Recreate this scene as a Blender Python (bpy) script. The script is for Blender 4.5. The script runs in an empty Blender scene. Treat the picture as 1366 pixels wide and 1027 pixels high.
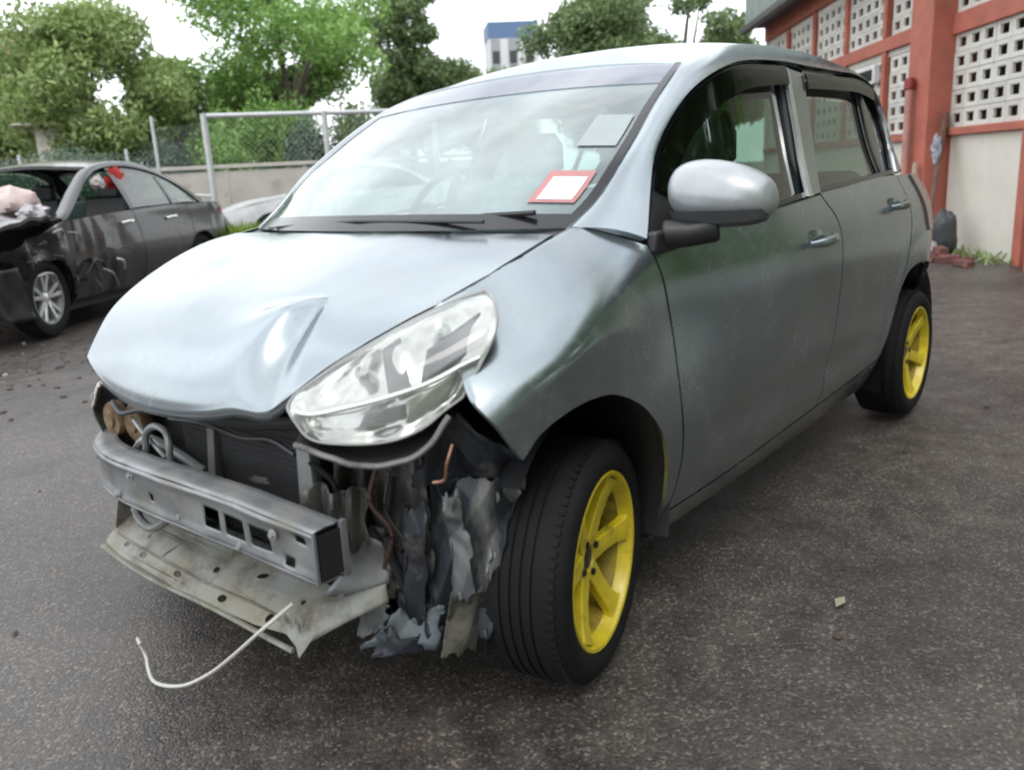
import bpy, bmesh, math, random
import numpy as np
from mathutils import Vector, Matrix, noise
random.seed(7); rng = np.random.default_rng(11)
C = bpy.context.scene.collection
SC = bpy.context.scene
R = math.radians

# ------------------------------------------------------------------ camera
cam_d = bpy.data.cameras.new('camera'); cam = bpy.data.objects.new('camera', cam_d); C.objects.link(cam)
cam_d.sensor_fit = 'HORIZONTAL'; cam_d.sensor_width = 36.0; cam_d.lens = 36.0*1115.1/1366
cam_d.clip_start = .05; cam_d.clip_end = 2000
cr = Vector((0.62957816, -0.77515982, -0.05252228)); cu = Vector((0.22271618, 0.11529688, 0.96804139)); cf = Vector((0.74433114, 0.62115528, -0.24522903))
m = Matrix((cr, cu, -cf)).transposed().to_4x4(); m.translation = Vector((-1.40110328, -1.74161265, 1.123144)); cam.matrix_world = m
cam_d.dof.use_dof = True; cam_d.dof.focus_distance = 2.5; cam_d.dof.aperture_fstop = 3.4
SC.camera = cam
SC.cycles.filter_width = 2.0

# ------------------------------------------------------------------ world, sun
W_ = bpy.data.worlds.new('World'); SC.world = W_; W_.use_nodes = True
nt = W_.node_tree; nt.nodes.clear()
SUN_EL, SUN_AZ = R(58), R(215)
sky = nt.nodes.new('ShaderNodeTexSky'); sky.sky_type = 'NISHITA'; sky.sun_disc = False; sky.sun_elevation = SUN_EL; sky.sun_rotation = R(90)-SUN_AZ
sky.air_density = 1.2; sky.dust_density = 2.0
tc = nt.nodes.new('ShaderNodeTexCoord'); nz = nt.nodes.new('ShaderNodeTexNoise'); nz.inputs['Scale'].default_value = 2.2; nz.inputs['Detail'].default_value = 6; nz.inputs['Roughness'].default_value = .6
rp = nt.nodes.new('ShaderNodeValToRGB'); rp.color_ramp.elements[0].position = .36; rp.color_ramp.elements[1].position = .60
rp.color_ramp.elements[0].color = (.45, .45, .45, 1); rp.color_ramp.elements[1].color = (.95, .95, .95, 1)
mx = nt.nodes.new('ShaderNodeMixRGB'); mx.inputs['Color2'].default_value = (22.0, 22.8, 23.6, 1)
bg = nt.nodes.new('ShaderNodeBackground'); bg.inputs['Strength'].default_value = .10
wo = nt.nodes.new('ShaderNodeOutputWorld')
L = nt.links.new
L(tc.outputs['Generated'], nz.inputs['Vector']); L(nz.outputs['Fac'], rp.inputs['Fac']); L(rp.outputs['Color'], mx.inputs['Fac'])
L(sky.outputs['Color'], mx.inputs['Color1']); L(mx.outputs['Color'], bg.inputs['Color']); L(bg.outputs['Background'], wo.inputs['Surface'])
sl = bpy.data.lights.new('sun', 'SUN'); sl.energy = .7; sl.angle = R(22); sl.color = (1, .96, .9)
so = bpy.data.objects.new('sun', sl); C.objects.link(so)
sdir = Vector((math.cos(SUN_EL)*math.cos(SUN_AZ), math.cos(SUN_EL)*math.sin(SUN_AZ), math.sin(SUN_EL)))
so.rotation_euler = sdir.to_track_quat('Z', 'Y').to_euler(); so.location = (0, 0, 30)
SC.view_settings.view_transform = 'Standard'; SC.view_settings.look = 'None'; SC.view_settings.exposure = .24; SC.view_settings.gamma = 1
SC.view_settings.use_curve_mapping = False
SC.render.engine = 'CYCLES'; SC.cycles.use_denoising = True
SC.cycles.max_bounces = 8; SC.cycles.transparent_max_bounces = 24; SC.cycles.diffuse_bounces = 3; SC.cycles.glossy_bounces = 4

# ------------------------------------------------------------------ materials
def mat(name, col=(.5, .5, .5), rough=.5, metal=0., spec=.5, coat=0., **k):
    """Principled with noise-driven colour variation and fine bump; k: var, vscale, col2, bump, bscale, dirt, dcol, dscale"""
    M = bpy.data.materials.new(name); M.use_nodes = True; t = M.node_tree; b = t.nodes['Principled BSDF']; l = t.links.new
    b.inputs['Roughness'].default_value = rough; b.inputs['Metallic'].default_value = metal; b.inputs['Specular IOR Level'].default_value = spec
    b.inputs['Coat Weight'].default_value = coat; b.inputs['Coat Roughness'].default_value = k.get('coatr', .08)
    if k.get('emit'): b.inputs['Emission Color'].default_value = (*col, 1); b.inputs['Emission Strength'].default_value = k['emit']
    crd = t.nodes.new('ShaderNodeTexCoord')
    def noi(scale, detail=5, rough_=.6):
        n = t.nodes.new('ShaderNodeTexNoise'); n.inputs['Scale'].default_value = scale; n.inputs['Detail'].default_value = detail; n.inputs['Roughness'].default_value = rough_
        if k.get('stretch'):
            mp_ = t.nodes.new('ShaderNodeMapping'); mp_.inputs['Scale'].default_value = (1, 1, k['stretch']); l(crd.outputs['Object'], mp_.inputs['Vector']); l(mp_.outputs['Vector'], n.inputs['Vector'])
        else: l(crd.outputs['Object'], n.inputs['Vector'])
        return n
    def ramp(src, a, c, ca=(0, 0, 0, 1), cb=(1, 1, 1, 1)):
        r = t.nodes.new('ShaderNodeValToRGB'); r.color_ramp.elements[0].position = a; r.color_ramp.elements[1].position = c
        r.color_ramp.elements[0].color = ca; r.color_ramp.elements[1].color = cb; l(src, r.inputs['Fac']); return r
    var = k.get('var', .12); col2 = k.get('col2', tuple(c*(1-var*2) for c in col))
    r = ramp(noi(k.get('vscale', 6)).outputs['Fac'], .35, .65, (*col2, 1), (*col, 1)); out = r.outputs['Color']
    if k.get('dirt'):
        d = ramp(noi(k.get('dscale', 3), 8, .7).outputs['Fac'], .62-k['dirt']*.25, .78-k['dirt']*.2)
        mxn = t.nodes.new('ShaderNodeMixRGB'); mxn.inputs['Color2'].default_value = (*k.get('dcol', (.16, .13, .09)), 1)
        l(d.outputs['Color'], mxn.inputs['Fac']); l(out, mxn.inputs['Color1']); out = mxn.outputs['Color']
        rr = t.nodes.new('ShaderNodeMapRange'); rr.inputs['To Min'].default_value = rough; rr.inputs['To Max'].default_value = max(rough, .75)
        l(d.outputs['Color'], rr.inputs['Value']); l(rr.outputs['Result'], b.inputs['Roughness'])
        if metal > 0:
            mm = t.nodes.new('ShaderNodeMapRange'); mm.inputs['To Min'].default_value = metal; mm.inputs['To Max'].default_value = 0
            l(d.outputs['Color'], mm.inputs['Value']); l(mm.outputs['Result'], b.inputs['Metallic'])
    if k.get('orand'):                                              # each piece a slightly different tone
        oi = t.nodes.new('ShaderNodeObjectInfo'); mo_ = t.nodes.new('ShaderNodeMapRange'); mo_.inputs['To Min'].default_value = 1-k['orand']; mo_.inputs['To Max'].default_value = 1+k['orand']*.3; l(oi.outputs['Random'], mo_.inputs['Value'])
        mu = t.nodes.new('ShaderNodeMixRGB'); mu.blend_type = 'MULTIPLY'; mu.inputs['Fac'].default_value = 1; l(out, mu.inputs['Color1']); l(mo_.outputs['Result'], mu.inputs['Color2']); out = mu.outputs['Color']
    if k.get('dust'):                                               # film of road dust: speckle and run marks
        dn = noi(k.get('dustscale', 38), 9, .75); dn2 = noi(5.5, 6, .65); mm_ = t.nodes.new('ShaderNodeMath'); mm_.operation = 'MULTIPLY'; l(dn.outputs['Fac'], mm_.inputs[0]); l(dn2.outputs['Fac'], mm_.inputs[1])
        dr = ramp(mm_.outputs[0], .22, .42, (0, 0, 0, 1), (k['dust'],)*3+(1,)); mxd = t.nodes.new('ShaderNodeMixRGB'); mxd.inputs['Color2'].default_value = (.33, .33, .31, 1); l(dr.outputs['Color'], mxd.inputs['Fac']); l(out, mxd.inputs['Color1']); out = mxd.outputs['Color']
        r1 = t.nodes.new('ShaderNodeMapRange'); r1.inputs['To Max'].default_value = rough+.4; r1.inputs['To Min'].default_value = rough-.02; l(dr.outputs['Color'], r1.inputs['Value']); l(r1.outputs['Result'], b.inputs['Roughness'])
        r2 = t.nodes.new('ShaderNodeMapRange'); r2.inputs['To Min'].default_value = metal; r2.inputs['To Max'].default_value = 0; l(dr.outputs['Color'], r2.inputs['Value']); l(r2.outputs['Result'], b.inputs['Metallic'])
    l(out, b.inputs['Base Color'])
    if k.get('bump'):
        bn = noi(k.get('bscale', 60), 4); bp_ = t.nodes.new('ShaderNodeBump'); bp_.inputs['Strength'].default_value = k['bump']; bp_.inputs['Distance'].default_value = k.get('bdist', .004)
        l(bn.outputs['Fac'], bp_.inputs['Height']); l(bp_.outputs['Normal'], b.inputs['Normal'])
    return M

def glass(name, tint=(.8, .85, .83), alpha=.9, haze=.0, hazecol=(.7, .72, .7), rough=.01, ior=1.5, hz=3.0):
    M = bpy.data.materials.new(name); M.use_nodes = True; t = M.node_tree; t.nodes.clear(); l = t.links.new
    o = t.nodes.new('ShaderNodeOutputMaterial'); tr = t.nodes.new('ShaderNodeBsdfTransparent'); gl = t.nodes.new('ShaderNodeBsdfGlossy')
    tr.inputs['Color'].default_value = (*tint, 1); gl.inputs['Roughness'].default_value = rough; gl.inputs['Color'].default_value = (1, 1, 1, 1)
    fr = t.nodes.new('ShaderNodeFresnel'); ge_ = t.nodes.new('ShaderNodeNewGeometry'); mi_ = t.nodes.new('ShaderNodeMapRange')   # thin pane: same reflectance from both sides
    mi_.inputs['To Min'].default_value = ior; mi_.inputs['To Max'].default_value = 1/ior; l(ge_.outputs['Backfacing'], mi_.inputs['Value']); l(mi_.outputs['Result'], fr.inputs['IOR'])
    df = t.nodes.new('ShaderNodeBsdfDiffuse'); df.inputs['Color'].default_value = (*hazecol, 1)
    m1 = t.nodes.new('ShaderNodeMixShader'); m2 = t.nodes.new('ShaderNodeMixShader')
    crd = t.nodes.new('ShaderNodeTexCoord'); n = t.nodes.new('ShaderNodeTexNoise'); n.inputs['Scale'].default_value = hz; n.inputs['Detail'].default_value = 7; l(crd.outputs['Object'], n.inputs['Vector'])
    mr = t.nodes.new('ShaderNodeMapRange'); mr.inputs['From Min'].default_value = .35; mr.inputs['From Max'].default_value = .7; mr.inputs['To Min'].default_value = haze*.5; mr.inputs['To Max'].default_value = haze*1.5
    l(n.outputs['Fac'], mr.inputs['Value']); l(mr.outputs['Result'], m1.inputs['Fac'])
    l(tr.outputs[0], m1.inputs[1]); l(df.outputs[0], m1.inputs[2])
    l(fr.outputs[0], m2.inputs['Fac']); l(m1.outputs[0], m2.inputs[1]); l(gl.outputs[0], m2.inputs[2]); l(m2.outputs[0], o.inputs['Surface'])
    return M

def leafmat(name, c1, c2):
    M = bpy.data.materials.new(name); M.use_nodes = True; t = M.node_tree; t.nodes.clear(); l = t.links.new
    o = t.nodes.new('ShaderNodeOutputMaterial'); df = t.nodes.new('ShaderNodeBsdfDiffuse'); tl = t.nodes.new('ShaderNodeBsdfTranslucent'); gl = t.nodes.new('ShaderNodeBsdfGlossy'); gl.inputs['Roughness'].default_value = .45
    ge = t.nodes.new('ShaderNodeNewGeometry'); r = t.nodes.new('ShaderNodeValToRGB'); r.color_ramp.elements[0].color = (*c1, 1); r.color_ramp.elements[1].color = (*c2, 1)
    l(ge.outputs['Random Per Island'], r.inputs['Fac']); l(r.outputs['Color'], df.inputs['Color']); l(r.outputs['Color'], tl.inputs['Color'])
    a = t.nodes.new('ShaderNodeMixShader'); a.inputs['Fac'].default_value = .4; b = t.nodes.new('ShaderNodeMixShader'); b.inputs['Fac'].default_value = .05
    l(df.outputs[0], a.inputs[1]); l(tl.outputs[0], a.inputs[2]); l(a.outputs[0], b.inputs[1]); l(gl.outputs[0], b.inputs[2]); l(b.outputs[0], o.inputs['Surface'])
    return M

def asphalt():
    M = bpy.data.materials.new('asphalt'); M.use_nodes = True; t = M.node_tree; b = t.nodes['Principled BSDF']; l = t.links.new
    crd = t.nodes.new('ShaderNodeTexCoord')
    def N(kind, scale, **kw):
        n = t.nodes.new(kind); n.inputs['Scale'].default_value = scale
        for kk, v in kw.items(): n.inputs[kk].default_value = v
        l(crd.outputs['Object'], n.inputs['Vector']); return n
    big = N('ShaderNodeTexNoise', .7, Detail=6, Roughness=.65); mid = N('ShaderNodeTexNoise', 9, Detail=5); vor = N('ShaderNodeTexVoronoi', 160, Randomness=1.0)
    fine = N('ShaderNodeTexNoise', 170, Detail=3)
    def ramp(src, p0, c0, p1, c1):
        r = t.nodes.new('ShaderNodeValToRGB'); r.color_ramp.elements[0].position = p0; r.color_ramp.elements[1].position = p1; r.color_ramp.elements[0].color = (*c0, 1); r.color_ramp.elements[1].color = (*c1, 1); l(src, r.inputs['Fac']); return r
    def mix(kind, fac, a, c):
        x = t.nodes.new('ShaderNodeMixRGB'); x.blend_type = kind
        for s, v in (('Fac', fac), ('Color1', a), ('Color2', c)):
            if isinstance(v, (int, float)): x.inputs[s].default_value = v
            elif isinstance(v, tuple): x.inputs[s].default_value = (*v, 1)
            else: l(v, x.inputs[s])
        return x.outputs['Color']
    base = ramp(big.outputs['Fac'], .30, (.044, .039, .0355), .70, (.086, .076, .069)).outputs['Color']
    m2 = ramp(mid.outputs['Fac'], .3, (.6, .6, .6), .72, (1.2, 1.18, 1.15)).outputs['Color']
    base = mix('MULTIPLY', 1.0, base, m2)
    # each aggregate stone gets its own tone
    hs = t.nodes.new('ShaderNodeSeparateColor'); l(vor.outputs['Color'], hs.inputs['Color'])
    tone = ramp(hs.outputs['Red'], .0, (.5, .49, .48), 1.0, (1.6, 1.57, 1.54)); e = tone.color_ramp.elements.new(.86); e.color = (1.15, 1.12, 1.1, 1); e2 = tone.color_ramp.elements.new(.95); e2.color = (2.7, 2.6, 2.5, 1)
    base = mix('MULTIPLY', 1.0, base, tone.outputs['Color'])
    # reddish dirt near the wrecks
    dn = N('ShaderNodeTexNoise', 1.4, Detail=8, Roughness=.72); dr = ramp(dn.outputs['Fac'], .55, (0, 0, 0), .74, (1, 1, 1))
    base = mix('MIX', dr.outputs['Color'], base, (.075, .056, .045))
    st_n = N('ShaderNodeTexNoise', 1.15, Detail=7, Roughness=.6, Distortion=.6); st_r = ramp(st_n.outputs['Fac'], .38, (.80, .79, .78), .56, (1.14, 1.13, 1.12)); base = mix('MULTIPLY', 1.0, base, st_r.outputs['Color'])   # old damp and oil patches
    l(base, b.inputs['Base Color'])
    rg = ramp(mid.outputs['Fac'], .3, (.38, .38, .38), .7, (.58, .58, .58)); l(rg.outputs['Color'], b.inputs['Roughness']); b.inputs['Specular IOR Level'].default_value = .55
    bm1 = t.nodes.new('ShaderNodeBump'); bm1.inputs['Strength'].default_value = .38; bm1.inputs['Distance'].default_value = .004; l(vor.outputs['Distance'], bm1.inputs['Height']); bm1.invert = True
    bm2 = t.nodes.new('ShaderNodeBump'); bm2.inputs['Strength'].default_value = .22; bm2.inputs['Distance'].default_value = .003; l(fine.outputs['Fac'], bm2.inputs['Height']); l(bm1.outputs['Normal'], bm2.inputs['Normal'])
    l(bm2.outputs['Normal'], b.inputs['Normal'])
    return M

PAINT = mat('silver_paint', (.305, .345, .368), .24, .88, coat=.3, var=.06, vscale=3, dust=.22, dustscale=55, bump=.012, bscale=30, coatr=.15)
BLACKP = mat('black_plastic', (.018, .018, .02), .45, bump=.1, bscale=200)
BLACKG = mat('gloss_black', (.012, .012, .014), .18)
RUBBER = mat('rubber', (.012, .012, .013), .75, spec=.22, var=.2, bump=.2, bscale=120, dirt=.08, dcol=(.03, .028, .026))
YELLOW = mat('yellow_paint', (.70, .54, .02), .36, coat=.3, var=.12, vscale=15, dirt=.2, dcol=(.10, .065, .02), dscale=11)
STEEL = mat('bare_steel', (.36, .37, .37), .45, .35, var=.1, dirt=.28, dcol=(.17, .15, .11), dscale=6, bump=.15, bscale=30)
BEAM = mat('primer_grey', (.25, .26, .265), .42, .4, var=.2, vscale=9, dirt=.5, dcol=(.17, .16, .14), dscale=7, bump=.1, bscale=25)
TRAYM = mat('stained_panel', (.24, .25, .24), .55, .2, col2=(.18, .168, .12), vscale=7, dirt=.55, dcol=(.10, .08, .06), dscale=10, bump=.15, bscale=25)
RUST = mat('rusty_metal', (.10, .055, .03), .7, .2, col2=(.24, .17, .09), vscale=26, bump=.4, dirt=.4, dcol=(.02, .015, .012), dscale=18)
CHROME = mat('chrome', (.78, .78, .76), .13, .95, var=.03)
DARK = mat('dark_cavity', (.012, .012, .013), .8)
FINS = mat('condenser_fins', (.03, .03, .032), .6, .3, bump=.4, bscale=300)
TORN = mat('torn_plastic', (.055, .065, .078), .40, .1, col2=(.008, .011, .018), vscale=8, dirt=.32, dcol=(.22, .21, .18), dscale=8, bump=.5, bscale=24, bdist=.006, stretch=.3)
SEATM = mat('seat_cloth', (.13, .15, .145), .9, bump=.2, bscale=200)
TRIMI = mat('interior_trim', (.06, .062, .062), .7)
GL_SIDE = glass('side_glass', (.36, .47, .41), haze=.0, ior=1.65)
GL_WS = glass('windscreen_glass', (.66, .78, .76), haze=.27, hazecol=(.60, .75, .76), ior=1.8, rough=.02)
GL_TINT = glass('visor_acrylic', (.10, .10, .11), haze=.02, hazecol=(.1, .1, .1), rough=.05, ior=1.25)
GL_LENS = glass('headlight_lens', (.92, .93, .92), haze=.15, hazecol=(.60, .61, .56), rough=.06, ior=1.5, hz=9)
SILVERT = mat('silver_trim', (.75, .76, .76), .22, .8)
WHITEP = mat('white_paper', (.8, .79, .78), .6, var=.03)
REDP = mat('red_print', (.46, .20, .20), .6, var=.05)
GREYP = mat('painted_reflection', (.33, .37, .37), .6, var=.08)

# ------------------------------------------------------------------ mesh helpers
def link(name, me, parent=None):
    o = bpy.data.objects.new(name, me); C.objects.link(o); o.parent = parent; return o
def mesh(name, v, f, m=None, parent=None, smooth=True, sharp=35):
    me = bpy.data.meshes.new(name); me.from_pydata([tuple(map(float, p)) for p in v], [], [tuple(map(int, q)) for q in f]); me.update()
    if smooth:
        me.polygons.foreach_set('use_smooth', [True]*len(me.polygons)); me.set_sharp_from_angle(angle=R(sharp))
    if m: me.materials.append(m)
    return link(name, me, parent)
def thing(name, label, cat, loc=(0, 0, 0), rz=0, group=None):
    o = bpy.data.objects.new(name, None); C.objects.link(o); o.location = loc; o.rotation_euler = (0, 0, rz); o.empty_display_size = .2
    return tag(o, label, cat, group)
def tag(o, label, cat, group=None):
    o['label'] = label; o['category'] = cat; o['kind'] = 'thing'
    if group: o['group'] = group
    return o
def dup(root, loc=None, rz=None, label=None, parent=None):
    c = root.copy(); C.objects.link(c)
    if parent is not None: c.parent = parent
    if loc is not None: c.location = loc
    if rz is not None: c.rotation_euler = (0, 0, rz)
    if label: c['label'] = label
    for ch in list(root.children): dup(ch, parent=c)
    return c
class MB:
    def __init__(s): s.v = []; s.f = []
    def add(s, v, f):
        n = len(s.v); s.v += [tuple(p) for p in v]; s.f += [tuple(i+n for i in q) for q in f]; return s
    def box(s, c, d, M=None):
        x, y, z = [q/2 for q in d]; v = [(-x, -y, -z), (x, -y, -z), (x, y, -z), (-x, y, -z), (-x, -y, z), (x, -y, z), (x, y, z), (-x, y, z)]
        v = [Vector(p) for p in v]
        if M is not None: v = [M @ p for p in v]
        v = [p+Vector(c) for p in v]
        return s.add(v, [(0, 3, 2, 1), (4, 5, 6, 7), (0, 1, 5, 4), (1, 2, 6, 5), (2, 3, 7, 6), (3, 0, 4, 7)])
    def bar(s, a, b, w, h=None, up=(0, 0, 1)):
        a, b = Vector(a), Vector(b); d = (b-a); l_ = d.length; d.normalize(); x = d.cross(Vector(up))
        if x.length < 1e-4: x = d.cross(Vector((1, 0, 0)))
        x.normalize(); z = x.cross(d); M = Matrix((x, d, z)).transposed(); return s.box((a+b)/2, (w, l_, h or w), M)
    def tube(s, pts, r, n=8, cap=True):
        pts = [Vector(p) for p in pts]; rs = r if isinstance(r, (list, tuple)) else [r]*len(pts); rings = []
        ref = Vector((0, 0, 1))
        for i, p in enumerate(pts):
            d = (pts[min(i+1, len(pts)-1)]-pts[max(i-1, 0)]).normalized()
            x = d.cross(ref)
            if x.length < .05: x = d.cross(Vector((1, 0, 0)))
            x.normalize(); y = d.cross(x).normalized()
            rings.append([p+(x*math.cos(2*math.pi*k/n)+y*math.sin(2*math.pi*k/n))*rs[i] for k in range(n)])
        v = [q for rg in rings for q in rg]; f = []
        for i in range(len(pts)-1):
            for k in range(n): f.append((i*n+k, i*n+(k+1) % n, (i+1)*n+(k+1) % n, (i+1)*n+k))
        if cap: f.append(tuple(range(n-1, -1, -1))); f.append(tuple((len(pts)-1)*n+k for k in range(n)))
        return s.add(v, f)
    def lathe(s, prof, n=48, axis='y', c=(0, 0, 0), closed=False):
        """prof: list of (r, a); a along axis"""
        v = []; f = []; m_ = len(prof)
        for k in range(n):
            t = 2*math.pi*k/n
            for r_, a in prof:
                p = (r_*math.cos(t), a, r_*math.sin(t)) if axis == 'y' else ((a, r_*math.cos(t), r_*math.sin(t)) if axis == 'x' else (r_*math.cos(t), r_*math.sin(t), a))
                v.append((p[0]+c[0], p[1]+c[1], p[2]+c[2]))
        for k in range(n):
            k2 = (k+1) % n
            for j in range(m_-1 if not closed else m_):
                j2 = (j+1) % m_; f.append((k*m_+j, k2*m_+j, k2*m_+j2, k*m_+j2))
        return s.add(v, f)
    def build(s, name, m, parent=None, smooth=True, sharp=35, bevel=0):
        o = mesh(name, s.v, s.f, m, parent, smooth, sharp)
        if bevel:
            b = o.modifiers.new('bevel', 'BEVEL'); b.width = bevel; b.segments = 2; b.limit_method = 'ANGLE'; b.angle_limit = R(40)
        return o
def fixn(o):
    bm = bmesh.new(); bm.from_mesh(o.data); bmesh.ops.recalc_face_normals(bm, faces=bm.faces[:]); bm.to_mesh(o.data); bm.free(); return o

def resample(pts, n, smooth=True):
    P = np.array(pts, float)
    if smooth and len(P) > 2:                                   # centripetal Catmull-Rom
        Q = np.vstack([2*P[0]-P[1], P, 2*P[-1]-P[-2]]); out = []
        for i in range(1, len(Q)-2):
            p0, p1, p2, p3 = Q[i-1:i+3]
            t0 = 0; t1 = t0+max(np.linalg.norm(p1-p0)**.5, 1e-6); t2 = t1+max(np.linalg.norm(p2-p1)**.5, 1e-6); t3 = t2+max(np.linalg.norm(p3-p2)**.5, 1e-6)
            for t in np.linspace(t1, t2, 14, endpoint=False):
                A1 = (t1-t)/(t1-t0)*p0+(t-t0)/(t1-t0)*p1; A2 = (t2-t)/(t2-t1)*p1+(t-t1)/(t2-t1)*p2; A3 = (t3-t)/(t3-t2)*p2+(t-t2)/(t3-t2)*p3
                B1 = (t2-t)/(t2-t0)*A1+(t-t0)/(t2-t0)*A2; B2 = (t3-t)/(t3-t1)*A2+(t-t1)/(t3-t1)*A3
                out.append((t2-t)/(t2-t1)*B1+(t-t1)/(t2-t1)*B2)
        P = np.array(out+[P[-1]])
    s = np.concatenate([[0], np.cumsum(np.linalg.norm(np.diff(P, axis=0), axis=1))]); u = np.linspace(0, s[-1], n)
    return np.stack([np.interp(u, s, P[:, k]) for k in range(P.shape[1])], 1)
def coons(bot, top, left, right, nu=24, nv=16, smooth=(1, 1, 1, 1)):
    """bot/top left->right, left/right bottom->top. returns (nv, nu, dim)"""
    b, t, l, r = resample(bot, nu, smooth[0]), resample(top, nu, smooth[1]), resample(left, nv, smooth[2]), resample(right, nv, smooth[3])
    u = np.linspace(0, 1, nu)[None, :, None]; v = np.linspace(0, 1, nv)[:, None, None]
    g = (1-v)*b[None]+v*t[None]+(1-u)*l[:, None]+u*r[:, None]
    return g-((1-u)*(1-v)*b[0]+u*(1-v)*b[-1]+(1-u)*v*t[0]+u*v*t[-1])
def gridmesh(name, g, m, parent, out=(0, -1, 0), thick=0., flange=0., fdir=None, sharp=50):
    """grid of points -> patch facing 'out'; flange: the border turned inwards along fdir so that gaps read as seams"""
    nv, nu = g.shape[:2]; v = [tuple(p) for p in g.reshape(-1, 3)]; f = []
    for j in range(nv-1):
        for i in range(nu-1): f.append((j*nu+i, j*nu+i+1, (j+1)*nu+i+1, (j+1)*nu+i))
    A = g[nv//2, nu//2+1]-g[nv//2, nu//2-1]; B = g[nv//2+1, nu//2]-g[nv//2-1, nu//2]
    if np.dot(np.cross(A, B), out) < 0: f = [q[::-1] for q in f]; flip = True
    else: flip = False
    if flange:
        fd = np.array(fdir if fdir is not None else [-q for q in out], float); fd = fd/np.linalg.norm(fd)*flange
        loop = [i for i in range(nu)]+[j*nu+nu-1 for j in range(1, nv)]+[(nv-1)*nu+i for i in range(nu-2, -1, -1)]+[j*nu for j in range(nv-2, 0, -1)]
        n0 = len(v); 
        for i in loop: v.append(tuple(np.array(v[i])+fd))
        k = len(loop)
        for a in range(k):
            b = (a+1) % k; q = (loop[b], loop[a], n0+a, n0+b); f.append(q[::-1] if flip else q)
    o = mesh(name, v, f, m, parent, True, sharp)
    if thick:
        s = o.modifiers.new('solid', 'SOLIDIFY'); s.thickness = thick; s.offset = -1
    return o
def plate(name, outer, holes, thick, frame, m, parent, bevel=0):
    """flat plate with real openings; frame = (origin, ex, ey): 2D -> 3D"""
    cu_ = bpy.data.curves.new('tmp', 'CURVE'); cu_.dimensions = '2D'; cu_.fill_mode = 'BOTH'; cu_.extrude = thick/2
    for poly in [outer]+holes:
        sp = cu_.splines.new('POLY'); sp.points.add(len(poly)-1); sp.use_cyclic_u = True
        for p, q in zip(sp.points, poly): p.co = (q[0], q[1], 0, 1)
    ob = bpy.data.objects.new('tmp', cu_); C.objects.link(ob); dg = bpy.context.evaluated_depsgraph_get(); me = bpy.data.meshes.new_from_object(ob.evaluated_get(dg))
    bpy.data.objects.remove(ob); bpy.data.curves.remove(cu_)
    me.name = name; me.materials.clear(); me.materials.append(m)
    bm = bmesh.new(); bm.from_mesh(me); bmesh.ops.remove_doubles(bm, verts=bm.verts, dist=1e-5); bm.to_mesh(me); bm.free()
    o_, ex, ey = [Vector(q) for q in frame]; ex.normalize(); ey = (ey-ex*ey.dot(ex)).normalized(); ez = ex.cross(ey)
    M = Matrix((ex, ey, ez)).transposed().to_4x4(); M.translation = o_; me.transform(M)
    o = link(name, me, parent)
    if bevel:
        b = o.modifiers.new('bevel', 'BEVEL'); b.width = bevel; b.segments = 1; b.limit_method = 'ANGLE'
    return o
def ell(cx, cy, rx, ry, n=12, rot=0): return [(cx+rx*math.cos(2*math.pi*k/n)*math.cos(rot)-ry*math.sin(2*math.pi*k/n)*math.sin(rot), cy+rx*math.cos(2*math.pi*k/n)*math.sin(rot)+ry*math.sin(2*math.pi*k/n)*math.cos(rot)) for k in range(n)]
def rect(x0, y0, x1, y1): return [(x0, y0), (x1, y0), (x1, y1), (x0, y1)]

# ------------------------------------------------------------------ ground
g = MB(); n = 60
xs = np.concatenate([np.linspace(-300, -6, 8), np.linspace(-5, 14, 50), np.linspace(16, 600, 10)]); ys = np.concatenate([np.linspace(-300, -7, 8), np.linspace(-6, 14, 50), np.linspace(16, 600, 10)])
V_ = [(x, y, 0.0 if abs(x) > 20 or abs(y) > 20 else .006*noise.noise(Vector((x*.8, y*.8, 0)))-.004) for y in ys for x in xs]; nx = len(xs)
F_ = [(j*nx+i, j*nx+i+1, (j+1)*nx+i+1, (j+1)*nx+i) for j in range(len(ys)-1) for i in range(nx-1)]
gr = mesh('ground', V_, F_, asphalt()); gr['kind'] = 'structure'

# ================================================================== HATCHBACK
car = thing('hatchback_car', 'silver blue hatchback with yellow wheels and its front bumper torn off', 'car', (0, 0, 0))
ZW = np.array([.15, .2, .26, .33, .42, .52, .62, .72, .80, .88, .95, 1.0, 1.07, 1.14, 1.22, 1.3, 1.4, 1.5]); YW = np.array([.70, .735, .768, .797, .815, .825, .832, .836, .837, .829, .806, .781, .745, .711, .682, .656, .628, .56])
_zz = np.linspace(.15, 1.5, 200); _yy = np.interp(_zz, ZW, YW); _k = np.ones(11)/11; _yy = np.convolve(np.pad(_yy, 5, 'reflect', reflect_type='odd'), _k, 'valid')
FAR_TUCK = 0.                                                    # the far pillar was pushed in by the crash
def Wd(x, z, flare=True):
    w = np.interp(z, _zz, _yy)-FAR_TUCK*np.clip((z-.95)/.15, 0, 1)
    w = w-np.where(x < -.1, .75*(np.minimum(x, -.1)+.1)**2, 0)-np.where(x > 2.45, .9*(np.maximum(x, 2.45)-2.45)**2.0, 0)
    S_ = lambda t: np.clip(t, 0, 1)**2*(3-2*np.clip(t, 0, 1))
    fl = np.clip((.735-np.hypot(x, z-.285))/.225, 0, 1)*S_((.38-x)/.55) if flare else 0.
    w = w-.048*S_((1.0-x)/.8)*S_((z-.50)/.30)*(1-fl)+.004*fl       # slim nose, arches standing proud of it
    if flare:
        w = w+.008*S_((.56-np.hypot(x-2.44, z-.285))/.07)*S_((z-.25)/.2)
        # lower door swage
        w = w-.010*np.exp(-((z-.44)/.05)**2)*np.clip((x-.45)/.3, 0, 1)*np.clip((2.0-x)/.2, 0, 1)
    return w
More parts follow.
